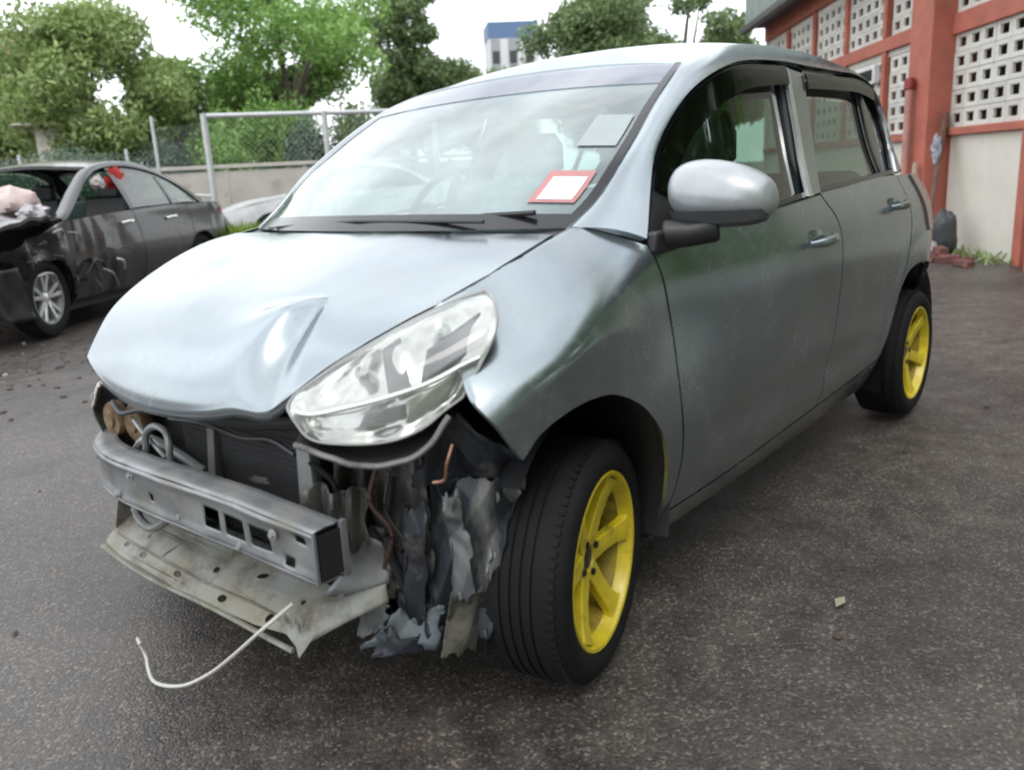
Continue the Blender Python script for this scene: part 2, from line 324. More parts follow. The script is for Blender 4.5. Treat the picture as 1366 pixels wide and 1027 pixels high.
GX = np.array([-.473, -.424, -.363, -.281, -.175, -.069, .032, .12, .2, .32]); GY = np.array([.432, .472, .519, .563, .616, .633, .637, .622, .615, .64]); GZ = np.array([.74, .78, .82, .86, .901, .941, .971, .988, 1.0, 1.01]); GS = np.array([.58, .63, .67, .71, .75, .79, .82, .845, .88, .935])
def yside(x, z):
    """|y| of the near body side incl. the fender shoulder turning in to the bonnet gap"""
    w = Wd(x, z); yg, zg, zs = [sum(k*np.interp(x+d, GX, Q) for d, k in ((-.05, .15), (-.025, .2), (0, .3), (.025, .2), (.05, .15))) for Q in (GY, GZ, GS)]
    t = np.clip((z-zs)/np.maximum(zg-zs, .01), 0, 1); sh = yg+(w-yg)*(1-t**2.1)
    return np.where(x < .28, np.minimum(w, sh), w)
def side_grid(g2, fn=Wd, s=-1, inset=0.):
    x, z = g2[..., 0], g2[..., 1]; return np.stack([x, s*(fn(x, z)-inset), z], -1)
ARCH_F = [(-.268, .609), (-.228, .649), (-.14, .677), (-.035, .676), (.034, .661), (.142, .606), (.211, .534), (.248, .461), (.268, .37), (.285, .28), (.30, .225)]
WINF = [(.292, .951), (.382, 1.047), (.475, 1.14), (.621, 1.243), (.772, 1.318), (1.014, 1.386), (1.38, 1.415)]
RWIN = [(1.552, 1.394), (1.922, 1.402), (2.13, 1.40), (2.27, 1.372), (2.335, 1.305), (2.345, 1.22), (2.315, 1.135), (2.245, 1.048)]
WS_EDGE = [(.19, .600, .992), (.29, .618, 1.05), (.40, .624, 1.14), (.50, .612, 1.205), (.57, .600, 1.252), (.655, .586, 1.303), (.745, .572, 1.352), (.85, .548, 1.397)]

for s in (-1, 1):
    out = (0, s, 0); FAR_TUCK = .012 if s > 0 else 0.
    # --- fender
    left = [(-.268, .609), (-.305, .66), (-.338, .722), (-.315, .775), (-.268, .84), (-.222, .888), (-.165, .897)]
    top = [(-.165, .897), (-.069, .936), (.032, .966), (.122, .983), (.195, .997)]
    right = [(.318, .225), (.337, .44), (.323, .55), (.324, .64), (.328, .73), (.314, .82), (.301, .89), (.288, .935), (.255, .972), (.195, .997)]
    g2 = coons(ARCH_F, top, left, right, 46, 34)
    G = side_grid(g2, yside, s)
    if s > 0: G[..., 1] -= .07*np.clip((.06-G[..., 0])/.3, 0, 1); G[..., 2] -= .02*np.clip((.0-G[..., 0])/.3, 0, 1)
    gridmesh('fender', G, PAINT, car, out, flange=.009, fdir=(0, -s, 0))
    # --- A pillar and roof rail
    outer = WINF+[(1.60, 1.414), (1.92, 1.412), (2.14, 1.410), (2.28, 1.380), (2.35, 1.31), (2.36, 1.22), (2.33, 1.13), (2.26, 1.035)]
    o2 = resample(outer, 60); o2 = np.array(o2); O3 = np.stack([o2[:, 0]-.012, s*(Wd(o2[:, 0], o2[:, 1], False)+.003), o2[:, 1]+.012], 1)
    inner = WS_EDGE+[(1.1, .535, 1.460), (1.4, .525, 1.490), (1.75, .52, 1.496), (2.05, .525, 1.476), (2.30, .55, 1.415), (2.45, .60, 1.28), (2.50, .655, 1.14), (2.52, .70, 1.04)]
    I3 = resample(inner, 60); I3 = np.stack([I3[:, 0], s*I3[:, 1], I3[:, 2]], 1)
    w = np.linspace(0, 1, 9)[:, None, None]; G = (1-w)*O3[None]+w*I3[None]
    mid = np.stack([O3[:, 0]*.5+I3[:, 0]*.5, s*(np.abs(O3[:, 1])*.5+np.abs(I3[:, 1])*.5+.006), O3[:, 2]*.5+I3[:, 2]*.5+.012], 1)-(O3+I3)/2
    G = G+4*w*(1-w)*mid[None]
    gridmesh('roof_rail', G, PAINT, car, (0, s, .6), flange=.02, fdir=(0, -s, -.4))
    # --- doors
    fd = dict()
    b = [(.330, .285), (.7, .280), (1.345, .305)]; l_ = [(.330, .285), (.346, .44), (.332, .55), (.333, .64), (.337, .73), (.323, .82), (.310, .89), (.297, .942)]; r_ = [(1.345, .305), (1.375, .55), (1.40, .80), (1.395, .92), (1.345, .985), (1.335, 1.004)]; t_ = [(.297, .942), (.6, .961), (1.0, .985), (1.335, 1.004)]
    door = gridmesh('door', side_grid(coons(b, t_, l_, r_, 44, 28), yside, s), PAINT, car, out, flange=.02, fdir=(0, -s, 0))
    b = [(1.353, .305), (1.6, .315), (1.85, .33), (1.985, .345)]
    l_ = [(1.353, .305), (1.383, .55), (1.408, .80), (1.403, .925), (1.353, .99), (1.343, 1.010)]; r_ = [(1.985, .345), (2.02, .46), (2.07, .585), (2.15, .70), (2.21, .80), (2.235, .92), (2.225, 1.036)]; t_ = [(1.343, 1.010), (1.6, 1.018), (2.0, 1.034), (2.225, 1.036)]
    rdoor = gridmesh('door', side_grid(coons(b, t_, l_, r_, 36, 28), Wd, s), PAINT, car, out, flange=.02, fdir=(0, -s, 0))
    # --- quarter panel
    b = [(1.995, .345), (2.03, .46), (2.08, .575), (2.17, .65), (2.30, .675), (2.44, .672), (2.58, .645), (2.70, .575), (2.78, .47)]
    t_ = [(2.232, 1.035), (2.45, 1.035), (2.7, 1.02), (2.84, 1.0)]; l_ = [(1.995, .345), (2.045, .50), (2.10, .61), (2.217, .78), (2.243, .92), (2.232, 1.03)]; r_ = [(2.78, .47), (2.86, .62), (2.88, .85), (2.84, 1.0)]
    gridmesh('quarter_panel', side_grid(coons(b, t_, l_, r_, 40, 24), Wd, s), PAINT, car, out, flange=.02, fdir=(0, -s, 0))
    # --- sill
    sb = [(.325, .20), (1.1, .195), (1.97, .215)]; stp = [(.325, .277), (.7, .272), (1.345, .297), (1.8, .318), (1.985, .338)]
    gridmesh('sill', side_grid(coons(sb, stp, [(.325, .20), (.325, .277)], [(1.97, .215), (1.985, .338)], 40, 8), Wd, s), PAINT, car, (0, s, -.2), flange=.05, fdir=(0, -s, 0))
    # --- side glass
    def offs(P, d):                                               # curve moved sideways by d
        P = np.array(resample(P, 40)); T_ = np.gradient(P, axis=0); T_ /= np.linalg.norm(T_, axis=1, keepdims=True); return P+np.stack([T_[:, 1], -T_[:, 0]], 1)*d
    BEL = [(.292, .949), (.6, .965), (1.0, .991), (1.236, 1.005)]; BST = [(1.236, 1.006), (1.345, 1.194), (1.400, 1.408)]; BRE = [(1.345, 1.012), (1.480, 1.194), (1.550, 1.396)]; RBEL = [(1.345, 1.012), (1.7, 1.022), (2.245, 1.043)]
    gridmesh('side_window', side_grid(coons(BEL, WINF[3:-1]+[(1.396, 1.411)], WINF[:4], BST[:-1]+[(1.396, 1.411)], 24, 16), Wd, s, .022), GL_SIDE, car, out)
    gridmesh('side_window', side_grid(coons(RBEL, RWIN[:4], BRE[:-1]+[RWIN[0]], RWIN[:2:-1], 24, 16), Wd, s, .022), GL_SIDE, car, out)
    def strip(name, edge_out, edge_in, m_, inset=0.0, th=.012):
        a, c = resample(edge_out, 40), resample(edge_in, 40); w_ = np.linspace(0, 1, 4)[:, None, None]; g2_ = (1-w_)*a[None]+w_*c[None]
        return gridmesh(name, side_grid(g2_, Wd, s, inset), m_, car, out, flange=th, fdir=(0, -s, 0))
    strip('window_seal', offs(WINF, -.002), offs(WINF, .020), BLACKG, .006)
    rloop = [BRE[0], BRE[1]]+RWIN
    strip('window_seal', rloop, offs(rloop, .018), BLACKG, .006)
    strip('window_seal', BEL, offs(BEL, -.014), BLACKG, .004)
    strip('window_seal', RBEL, offs(RBEL, -.015), BLACKG, .004)
    strip('visor', [(.40, 1.07)]+WINF[2:-1]+[(1.398, 1.411)], [(.46, 1.045), (.54, 1.115), (.665, 1.198), (.80, 1.258), (1.03, 1.322), (1.378, 1.353)], GL_TINT, -.012, .006)
    strip('visor', RWIN[:4], [(1.54, 1.346), (1.90, 1.352), (2.10, 1.348), (2.245, 1.326)], GL_TINT, -.012, .006)
    sp_ = coons([(.294, .951), (.47, .960)], [(.425, 1.085), (.52, 1.155)], [(.294, .951), (.425, 1.085)], [(.47, .960), (.52, 1.155)], 8, 8)
    gridmesh('sail_panel', side_grid(sp_, Wd, s, -.004), BLACKP, car, out, flange=.012, fdir=(0, -s, 0))
    # B pillar: bright trim strip, body-colour frame
    BS2 = [(p[0]+.017, p[1]) for p in BST]
    gridmesh('centre_pillar', side_grid(coons([BS2[0], BRE[0]], [BS2[2], BRE[2]], BS2, BRE, 6, 14), Wd, s, -.002), PAINT, car, out, flange=.02, fdir=(0, -s, 0))
    gridmesh('pillar_trim', side_grid(coons([(1.222, 1.005), BS2[0]], [(1.386, 1.406), BS2[2]], [(p[0]-.014, p[1]) for p in BST], BS2, 3, 14), Wd, s, -.008), SILVERT, car, out, flange=.012, fdir=(0, -s, 0))
    db = coons([(2.06, 1.035), (2.09, 1.036)], [(2.13, 1.385), (2.155, 1.383)], [(2.06, 1.035), (2.13, 1.385)], [(2.09, 1.036), (2.155, 1.383)], 3, 8)
    gridmesh('window_divider', side_grid(db, Wd, s, .004), BLACKG, car, out, flange=.012, fdir=(0, -s, 0))
    strip('window_trim', RWIN[4:], offs(RWIN[4:], -.013), SILVERT, -.003)
    tl = coons([(2.46, .80), (2.60, .80)], [(2.40, 1.03), (2.54, 1.03)], [(2.46, .80), (2.435, .92), (2.40, 1.03)], [(2.60, .80), (2.59, .92), (2.54, 1.03)], 8, 10)
    gridmesh('tail_light', side_grid(tl, Wd, s, -.008), mat('red_clear_lens', (.20, .12, .12), .15, .3, coat=.5), car, out, flange=.02, fdir=(0, -s, 0))
    # handles
    for par, (hx, hz) in ((door, (1.20, .872)), (rdoor, (2.06, .925))):
        y0 = float(Wd(hx, hz)); h = MB(); pts = []
        for k in range(11):
            t = k/10; pts.append((hx-.10+.20*t, s*(y0+.008+.030*math.sin(math.pi*t)**.6), hz-.003+.012*t))
        h.tube(pts, [.010+.006*math.sin(math.pi*k/10) for k in range(11)], 10)
        h.build('handle', PAINT, par)
        cup = MB(); cup.lathe([(.0, .0), (.045, .001), (.05, .004)], 24, 'y', (0, 0, 0)); o = cup.build('handle_cup', PAINT, par); o.location = (hx-.02, s*(y0+.001), hz); o.scale = (1.4, s*-1, .75)

FAR_TUCK = 0.
# --- bonnet
EX = np.array([(-.486, .417, .732), (-.470, .432, .745), (-.424, .469, .782), (-.363, .516, .822), (-.281, .560, .862), (-.175, .610, .902), (-.069, .627, .942), (.032, .631, .971), (.115, .617, .986)])
CX = np.array([(-.540, 0, .664), (-.534, 0, .694), (-.508, 0, .742), (-.455, 0, .798), (-.38, 0, .848), (-.23, 0, .909), (-.05, 0, .960), (.05, 0, .982), (.10, 0, .990)])
nv, nu = 80, 121
def para(P, n):
    t = np.linspace(0, 1, len(P)); tt = np.linspace(0, 1, n); Q = resample(P, 400); s_ = np.linspace(0, 1, 400)
    # keep the knots' parameter: arc fraction at the knots
    fr = [np.argmin(((Q-p)**2).sum(1))/399 for p in P]; f2 = np.interp(tt, t, fr); f2 = np.convolve(np.pad(f2, 5, 'reflect', reflect_type='odd'), np.ones(11)/11, 'valid')
    return np.stack([np.interp(f2, s_, Q[:, k]) for k in range(3)], 1)
E_, K_ = para(EX, nv), para(CX, nv)
U = np.linspace(-1, 1, nu)[None, :]; S = np.abs(U)
bx = K_[:, 0:1]*(1-S**2.4)+E_[:, 0:1]*S**2.4; bz = K_[:, 2:3]*(1-S**2.4)+E_[:, 2:3]*S**2.4; by = U*E_[:, 1:2]
# raised centre panel line and the crash fold
bz = bz+.010*np.exp(-((np.abs(by)-.0)/.30)**4)*np.clip((bx+.5)/.2, 0, 1)
ax0 = np.array([-.285, -.305]); ax1 = np.array([-.56, -.235]); dl = ax1-ax0; Ln = np.linalg.norm(dl); dl = dl/Ln; pn = np.array([dl[1], -dl[0]])
if pn[1] > 0: pn = -pn                                            # towards the near side
al = (bx-ax0[0])*dl[0]+(by-ax0[1])*dl[1]; ac = (bx-ax0[0])*pn[0]+(by-ax0[1])*pn[1]
wd = .006+.125*np.clip(al/Ln, 0, 1.1); ramp_ = np.clip(al/(.30*Ln), 0, 1)**.8
ridge = np.where(ac < 0, np.exp(-(ac/(wd*1.6))**2), np.exp(-(ac/(wd*.55))**2)); valley = np.exp(-((ac-wd*1.15)/(wd*.6))**2)
bz = bz+ramp_*(.031*ridge-.022*valley)*(1-.72*np.clip((al/Ln-.30)/.62, 0, 1)**1.3)
wav = np.array([[noise.noise(Vector((bx[j, i]*5, by[j, i]*5, 0)))*.0022+noise.noise(Vector((bx[j, i]*16, by[j, i]*16, 3)))*.0006 for i in range(nu)] for j in range(nv)])
bz = bz+wav*np.clip(.55-(bx), 0, 1)
G = np.stack([bx, by, bz], -1)
bonnet = gridmesh('bonnet', G, PAINT, car, (0, 0, 1), flange=.022, fdir=(.35, 0, -1), sharp=60)
o = MB()   # dark underside sheet of the bonnet
for ob_ in (bonnet,):
    s_ = bonnet.modifiers.new('solid', 'SOLIDIFY'); s_.thickness = .004; s_.offset = -1
# --- cowl
cw = coons([(.10, -.61, .972), (.07, 0, .978), (.10, .61, .972)], [(.20, -.61, .992), (.135, 0, .995), (.20, .61, .992)], [(.10, -.61, .972), (.20, -.61, .992)], [(.10, .61, .972), (.20, .61, .992)], 20, 4)
gridmesh('cowl', cw, BLACKP, car, (0, 0, 1), flange=.03, fdir=(0, 0, -1))
# --- windscreen
nv, nu = 20, 31; wsE = resample(WS_EDGE, nv); wsC = resample([(.055, 0, .995), (.27, 0, 1.135), (.50, 0, 1.265), (.70, 0, 1.36), (.85, 0, 1.425)], nv)
U = np.linspace(-1, 1, nu)[None, :]; S = np.abs(U)**2.2
G = np.stack([wsC[:, 0:1]*(1-S)+wsE[:, 0:1]*S, U*wsE[:, 1:2], wsC[:, 2:3]*(1-S)+wsE[:, 2:3]*S], -1)
WSG = G.copy()
ws = gridmesh('windscreen', G, GL_WS, car, (-1, 0, 1))
def ws_pt(u, v, off=.0):
    """u -1..1 (near = -1), v 0..1 bottom to top"""
    a = (u+1)/2*(nu-1); b = v*(nv-1); i, j = int(min(a, nu-2)), int(min(b, nv-2)); fa, fb = a-i, b-j
    p = WSG[j, i]*(1-fa)*(1-fb)+WSG[j, i+1]*fa*(1-fb)+WSG[j+1, i]*(1-fa)*fb+WSG[j+1, i+1]*fa*fb
    d1 = WSG[j, i+1]-WSG[j, i]; d2 = WSG[j+1, i]-WSG[j, i]; nn = np.cross(d1, d2); nn = nn/np.linalg.norm(nn)
    if nn[2] < 0: nn = -nn
    return p+nn*off
def ws_patch(name, u0, u1, v0, v1, m_, off, n1=16, n2=6, par=ws):
    gg = np.array([[ws_pt(u0+(u1-u0)*i/(n1-1), v0+(v1-v0)*j/(n2-1), off) for i in range(n1)] for j in range(n2)]); return gridmesh(name, gg, m_, par, (-1, 0, 1))
ws_patch('black_border', -1, 1, 0, .075, BLACKG, .003, 30, 4)
ws_patch('black_border', -1, -.965, .075, 1, BLACKG, .003, 4, 20)
ws_patch('black_border', .965, 1, .075, 1, BLACKG, .003, 4, 20)
SHADE = glass('shade_band', (.52, .54, .60), haze=.30, hazecol=(.42, .42, .48), rough=.04, ior=1.6)
ws_patch('shade_band', -.965, .965, .80, .985, SHADE, .003, 30, 5)
st_ = ws_patch('permit_sticker', -.935, -.755, .13, .275, REDP, .004, 8, 6); ws_patch('permit_paper', -.918, -.785, .142, .245, WHITEP, .0055, 6, 5, st_)
ws_patch('painted_reflection', -.945, -.78, .40, .58, GREYP, .004, 8, 6)  # pale reflection on the glass, painted as a flat grey patch
# wipers on the cowl
wp = MB(); wp.tube([(.13, .46, .996), (.105, .1, 1.012), (.115, -.3, 1.012)], .008, 6); wp.tube([(.115, .40, 1.003), (.085, .0, 1.02), (.11, -.42, 1.015)], .005, 6); wp.build('wiper', BLACKP, car)
wp = MB(); wp.tube([(.14, .02, 1.0), (.15, -.25, 1.022), (.18, -.52, 1.03)], .007, 6); wp.build('wiper', BLACKP, car)

# --- roof
nv, nu = 24, 25; rE = resample([(.85, .548, 1.397), (1.1, .535, 1.460), (1.4, .525, 1.490), (1.75, .52, 1.496), (2.05, .525, 1.476), (2.30, .55, 1.415), (2.40, .575, 1.35)], nv)
rC = resample([(.85, 0, 1.430), (1.1, 0, 1.500), (1.4, 0, 1.535), (1.75, 0, 1.543), (2.05, 0, 1.518), (2.35, 0, 1.455), (2.45, 0, 1.42)], nv)
U = np.linspace(-1, 1, nu)[None, :]; S = np.abs(U)**2.3
G = np.stack([rC[:, 0:1]*(1-S)+rE[:, 0:1]*S, U*(rE[:, 1:2]-.004), rC[:, 2:3]*(1-S)+rE[:, 2:3]*S], -1)
gridmesh('roof', G, PAINT, car, (0, 0, 1), flange=.025, fdir=(0, 0, -1))
# --- tailgate and back bumper (turned away from the camera)
tg = coons([(2.86, -.60, 1.0), (2.93, 0, 1.0), (2.86, .60, 1.0)], [(2.37, -.54, 1.33), (2.46, 0, 1.415), (2.37, .54, 1.33)], [(2.86, -.60, 1.0), (2.56, -.57, 1.2), (2.37, -.54, 1.33)], [(2.86, .60, 1.0), (2.56, .57, 1.2), (2.37, .54, 1.33)], 16, 10)
gridmesh('rear_window', tg, GL_SIDE, car, (1, 0, .5))
tg = coons([(2.90, -.62, .55), (2.97, 0, .52), (2.90, .62, .55)], [(2.86, -.64, .99), (2.93, 0, .995), (2.86, .64, .99)], [(2.90, -.62, .55), (2.86, -.64, .99)], [(2.90, .62, .55), (2.86, .64, .99)], 16, 10)
gridmesh('tailgate', tg, PAINT, car, (1, 0, 0), flange=.02)
tg = coons([(2.70, -.74, .25), (2.98, 0, .22), (2.70, .74, .25)], [(2.80, -.74, .52), (3.02, 0, .53), (2.80, .74, .52)], [(2.70, -.74, .25), (2.80, -.74, .52)], [(2.70, .74, .25), (2.80, .74, .52)], 24, 8)
gridmesh('bumper', tg, PAINT, car, (1, 0, 0), flange=.03)

# --- inner shell: floor, bulkhead, wheel wells, pillars inside
ib = MB(); ib.box((1.35, 0, .235), (2.7, 1.36, .06)); ib.box((.30, 0, .55), (.04, 1.30, .74)); ib.box((2.72, 0, .45), (.08, 1.2, .4)); ib.box((.66, 0, .205), (2.1, .5, .05))
ib.build('floor_pan', DARK, car)
for s in (-1, 1):
    for cx in (0., 2.44):
        wv = MB(); a = np.linspace(R(-12), R(200), 26); vv = []; 
        rr_ = .372 if cx == 0 else .385
        for t in a:
            for y_, r__ in ((.79, rr_+.015), (.76, rr_), (.50, rr_-.01), (.42, rr_-.12), (.40, .06)): vv.append((cx+(.0 if cx == 0 else .02)+r__*math.cos(t)*(.84 if cx == 0 else 1), s*y_, .30+r__*math.sin(t)*(.98 if cx == 0 else .94)))
        ff = [(i*5+j, (i+1)*5+j, (i+1)*5+j+1, i*5+j+1) for i in range(len(a)-1) for j in range(4)]
        if cx == 0: ff = [q for q in ff if sum(vv[i][0] for i in q)/4 > -.245 or sum(vv[i][2] for i in q)/4 > .60]
        mesh('wheel_liner', vv, ff, BLACKP, car)
    # inner door / lining
    gg = coons([(.35, .3), (1.98, .33)], [(.30, .94), (2.2, 1.02)], [(.35, .3), (.30, .94)], [(1.98, .33), (2.2, 1.02)], 12, 8); gridmesh('door_lining', side_grid(gg, Wd, s, .07), TRIMI, car, (0, -s, 0))
    gg = coons([(2.0, .68), (2.75, .66)], [(2.2, 1.02), (2.8, 1.0)], [(2.0, .68), (2.2, 1.02)], [(2.75, .66), (2.8, 1.0)], 8, 6); gridmesh('side_lining', side_grid(gg, Wd, s, .06), TRIMI, car, (0, -s, 0))
    MB().bar((1.30, s*.72, .98), (1.46, s*.58, 1.40), .11, .05, (0, 1, 0)).build('pillar_lining', TRIMI, car); MB().bar((2.36, s*.68, 1.0), (2.33, s*.56, 1.38), .14, .05, (0, 1, 0)).build('pillar_lining', TRIMI, car)
ut = MB(); ut.box((-.06, 0, .215), (.60, 1.0, .03)); ut.box((.05, -.52, .32), (.5, .06, .24)); ut.box((.05, .52, .32), (.5, .06, .24)); ut.build('light_block_tray', DARK, car)  # unseen boxes added to stop light leaking in under the open front
hl = MB(); G2 = [(.90, .50, 1.375), (1.4, .50, 1.44), (1.9, .50, 1.44), (2.3, .50, 1.36)]
gridmesh('headlining', coons([(x, -y, z) for x, y, z in G2], [(x, y, z) for x, y, z in G2], [(.90, -.5, 1.375), (.90, 0, 1.405), (.90, .5, 1.375)], [(2.3, -.5, 1.36), (2.3, 0, 1.385), (2.3, .5, 1.36)], 12, 8), TRIMI, car, (0, 0, -1))
# dashboard, wheel, seats
db = coons([(.16, -.64, .955), (.13, 0, .975), (.16, .64, .955)], [(.62, -.70, .93), (.66, 0, .96), (.62, .70, .93)], [(.16, -.64, .955), (.42, -.68, .965), (.62, -.70, .93)], [(.16, .64, .955), (.42, .68, .965), (.62, .70, .93)], 24, 10)
gridmesh('dashboard', db, BLACKP, car, (0, 0, 1), flange=.32, fdir=(.12, 0, -1))
sw = MB(); M = Matrix.Rotation(R(-62), 3, 'Y'); ring = [Vector((.80, .36, .98))+M @ Vector((.18*math.cos(t), .18*math.sin(t), 0)) for t in np.linspace(0, 2*math.pi, 33)]
sw.tube(ring, .014, 8, False); sw.bar(ring[0], ring[16], .03, .02); sw.bar((.70, .36, .93), (.80, .36, .98), .06); sw.build('steering_wheel', BLACKP, car)
def seat(y, x0, wdt=.48):
    q = MB(); secs = []
    for t, (x, z, w_, d_) in enumerate([(x0+.02, .50, wdt, .16), (x0+.10, .72, wdt, .15), (x0+.16, .92, wdt*.95, .13), (x0+.20, 1.07, wdt*.72, .09)]): secs.append((x, z, w_, d_))
    v = []; f = []; nn = 16
    for (x, z, w_, d_) in secs:
        for k in range(nn):
            a = 2*math.pi*k/nn; cx_, sx_ = math.cos(a), math.sin(a); v.append((x+d_/2*np.sign(cx_)*abs(cx_)**.5, y+w_/2*np.sign(sx_)*abs(sx_)**.5, z))
    for i in range(len(secs)-1):
        for k in range(nn): f.append((i*nn+k, i*nn+(k+1) % nn, (i+1)*nn+(k+1) % nn, (i+1)*nn+k))
    f.append(tuple((len(secs)-1)*nn+k for k in range(nn))); q.add(v, f); q.box((x0-.20, y, .46), (.50, wdt, .16))
    o = q.build('seat', SEATM, car, bevel=.03)
    h = MB(); v = []; f = []
    for i, (z, sc) in enumerate([(1.10, .7), (1.13, 1.), (1.22, 1.), (1.265, .75)]):
        for k in range(nn):
            a = 2*math.pi*k/nn; cx_, sx_ = math.cos(a), math.sin(a); v.append((x0+.215+.05*sc*np.sign(cx_)*abs(cx_)**.6, y+.125*sc*np.sign(sx_)*abs(sx_)**.5, z))
    for i in range(3):
        for k in range(nn): f.append((i*nn+k, i*nn+(k+1) % nn, (i+1)*nn+(k+1) % nn, (i+1)*nn+k))
    f.append(tuple(3*nn+k for k in range(nn))); f.append(tuple(range(nn-1, -1, -1))); h.add(v, f); h.box((x0+.205, y-.05, 1.08), (.014, .014, .09)); h.box((x0+.205, y+.05, 1.08), (.014, .014, .09))
    h.build('headrest', SEATM, o)
seat(-.36, 1.12); seat(.36, 1.12)
rs = MB(); rs.box((2.02, 0, .50), (.5, 1.2, .18)); M = Matrix.Rotation(R(14), 3, 'Y'); rs.box((2.27, 0, .78), (.15, 1.2, .56), M); rs.build('seat', SEATM, car, bevel=.04)
mr = MB(); mr.box((.80, 0, 1.335), (.03, .22, .06)); mr.bar((.80, 0, 1.36), (.83, 0, 1.41), .02); mr.build('interior_mirror', BLACKP, car, bevel=.01)

# --- door mirror (the other one is gone)
for s in (-1,):
    q = MB(); v = []; f = []; ns, nn = 18, 28
    # swept egg: front of the housing faces -x, long axis in y
    cy, cz, cx = s*.875, 1.048, .43
    for i in range(ns+1):
        th = math.pi*i/ns
        for k in range(nn):
            ph = 2*math.pi*k/nn
            yy = -math.cos(th); rr_ = math.sin(th)**.62
            z_ = rr_*math.sin(ph); x_ = rr_*math.cos(ph)
            Y = .123*yy; Z = .078*z_*(1-.13*yy)*(.88 if z_ < 0 else 1); X = (.075*x_ if x_ < 0 else .038*x_)
            v.append((cx+X+.10*(yy*.122)-.0, cy+s*Y, cz+Z+.012*(-yy)))
    for i in range(ns):
        for k in range(nn): f.append((i*nn+k, i*nn+(k+1) % nn, (i+1)*nn+(k+1) % nn, (i+1)*nn+k))
    q.add(v, f); mo = fixn(q.build('door_mirror', mat('mirror_cap_paint', (.44, .46, .475), .33, .45, coat=.2), car))
    ft = MB(); ft.add([], []); ft.tube([(.345, s*.765, .966), (.37, s*.82, .966), (.41, s*.87, .978)], [.034, .030, .034], 12); ft.box((.345, s*.768, .952), (.115, .03, .05)); ft.build('mirror_foot', BLACKP, mo, bevel=.008)
    lo = MB(); lv = []; lf = []
    for i in range(13):
        yy = -1+2*i/12; w_ = math.sqrt(max(0, 1-yy*yy))**.6
        for j in range(5):
            a_ = math.pi*(1.0+j/4)            # lower shell
            lv.append((cx-.004+(.076*w_*math.cos(a_) if math.cos(a_) < 0 else .040*w_*math.cos(a_))+.0122*yy, cy+s*.122*yy, cz-.030+.042*w_*math.sin(a_)))
    for i in range(12):
        for j in range(4): lf.append((i*5+j, i*5+j+1, (i+1)*5+j+1, (i+1)*5+j))
    lo.add(lv, lf); lo.build('mirror_base', mat('grey_plastic', (.10, .105, .11), .4), mo)
    gl_ = MB(); gl_.add([(cx+.039, cy+s*.105*math.cos(t), cz+.055*math.sin(t)) for t in np.linspace(0, 2*math.pi, 24, endpoint=False)], [tuple(range(24))]); gl_.build('mirror_glass', CHROME, mo)

# --- wheels
def wheel(loc, steer, flip):
    w_ = bpy.data.objects.new('wheel', None); C.objects.link(w_); w_.parent = car; w_.location = loc; w_.rotation_euler = (0, 0, steer+(math.pi if flip else 0)); w_.scale = (.96, .96, .96); return w_
tp = [(.200, -.088), (.208, -.097), (.222, -.104), (.240, -.107), (.257, -.104), (.268, -.096), (.276, -.084), (.2815, -.070), (.284, -.058)]
for gc in (-.036, -.012, .012, .036):
    tp += [(.2852, gc-.005), (.2852, gc-.0035), (.2800, gc-.0028), (.2800, gc+.0028), (.2852, gc+.0035), (.2852, gc+.005)]
tp += [(.284, .058), (.2815, .070), (.276, .084), (.268, .096), (.257, .104), (.240, .107), (.222, .104), (.208, .097), (.200, .088)]
tyre_mb = MB().lathe(tp, 96)
for k in range(80):                                               # shoulder blocks
    t = 2*math.pi*k/80
    for sd in (-1, 1):
        M = Matrix.Rotation(-t, 3, 'Y'); c = M @ Vector((.2785, sd*.076, 0)); tyre_mb.box(c, (.008, .018, .013), M)
rim_mb = MB().lathe([(.1985, .088), (.209, .092), (.2115, .097), (.2075, .101), (.200, .099), (.1965, .092), (.193, .074), (.188, .066)], 72)
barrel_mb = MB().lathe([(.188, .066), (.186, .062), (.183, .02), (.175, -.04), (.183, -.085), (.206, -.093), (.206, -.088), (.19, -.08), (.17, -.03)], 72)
def spoke(t):
    q = []; 
    prof = [(.030, .054, .027), (.060, .060, .0245), (.10, .064, .023), (.15, .074, .0235), (.178, .084, .028), (.192, .088, .036)]
    for r_, a_, w2 in prof:
        q.append([(r_, a_-.024, -w2), (r_, a_, -w2), (r_, a_+.001, -w2*.55), (r_, a_+.002, -w2*.2), (r_, a_+.002, w2*.2), (r_, a_+.001, w2*.55), (r_, a_, w2), (r_, a_-.024, w2)])
    M = Matrix.Rotation(-t, 3, 'Y'); v = [M @ Vector((r_, a_, b_)) for sec in q for r_, a_, b_ in sec]; f = []
    for i in range(len(prof)-1):
        for j in range(8): f.append((i*8+j, i*8+(j+1) % 8, (i+1)*8+(j+1) % 8, (i+1)*8+j))
    return v, f
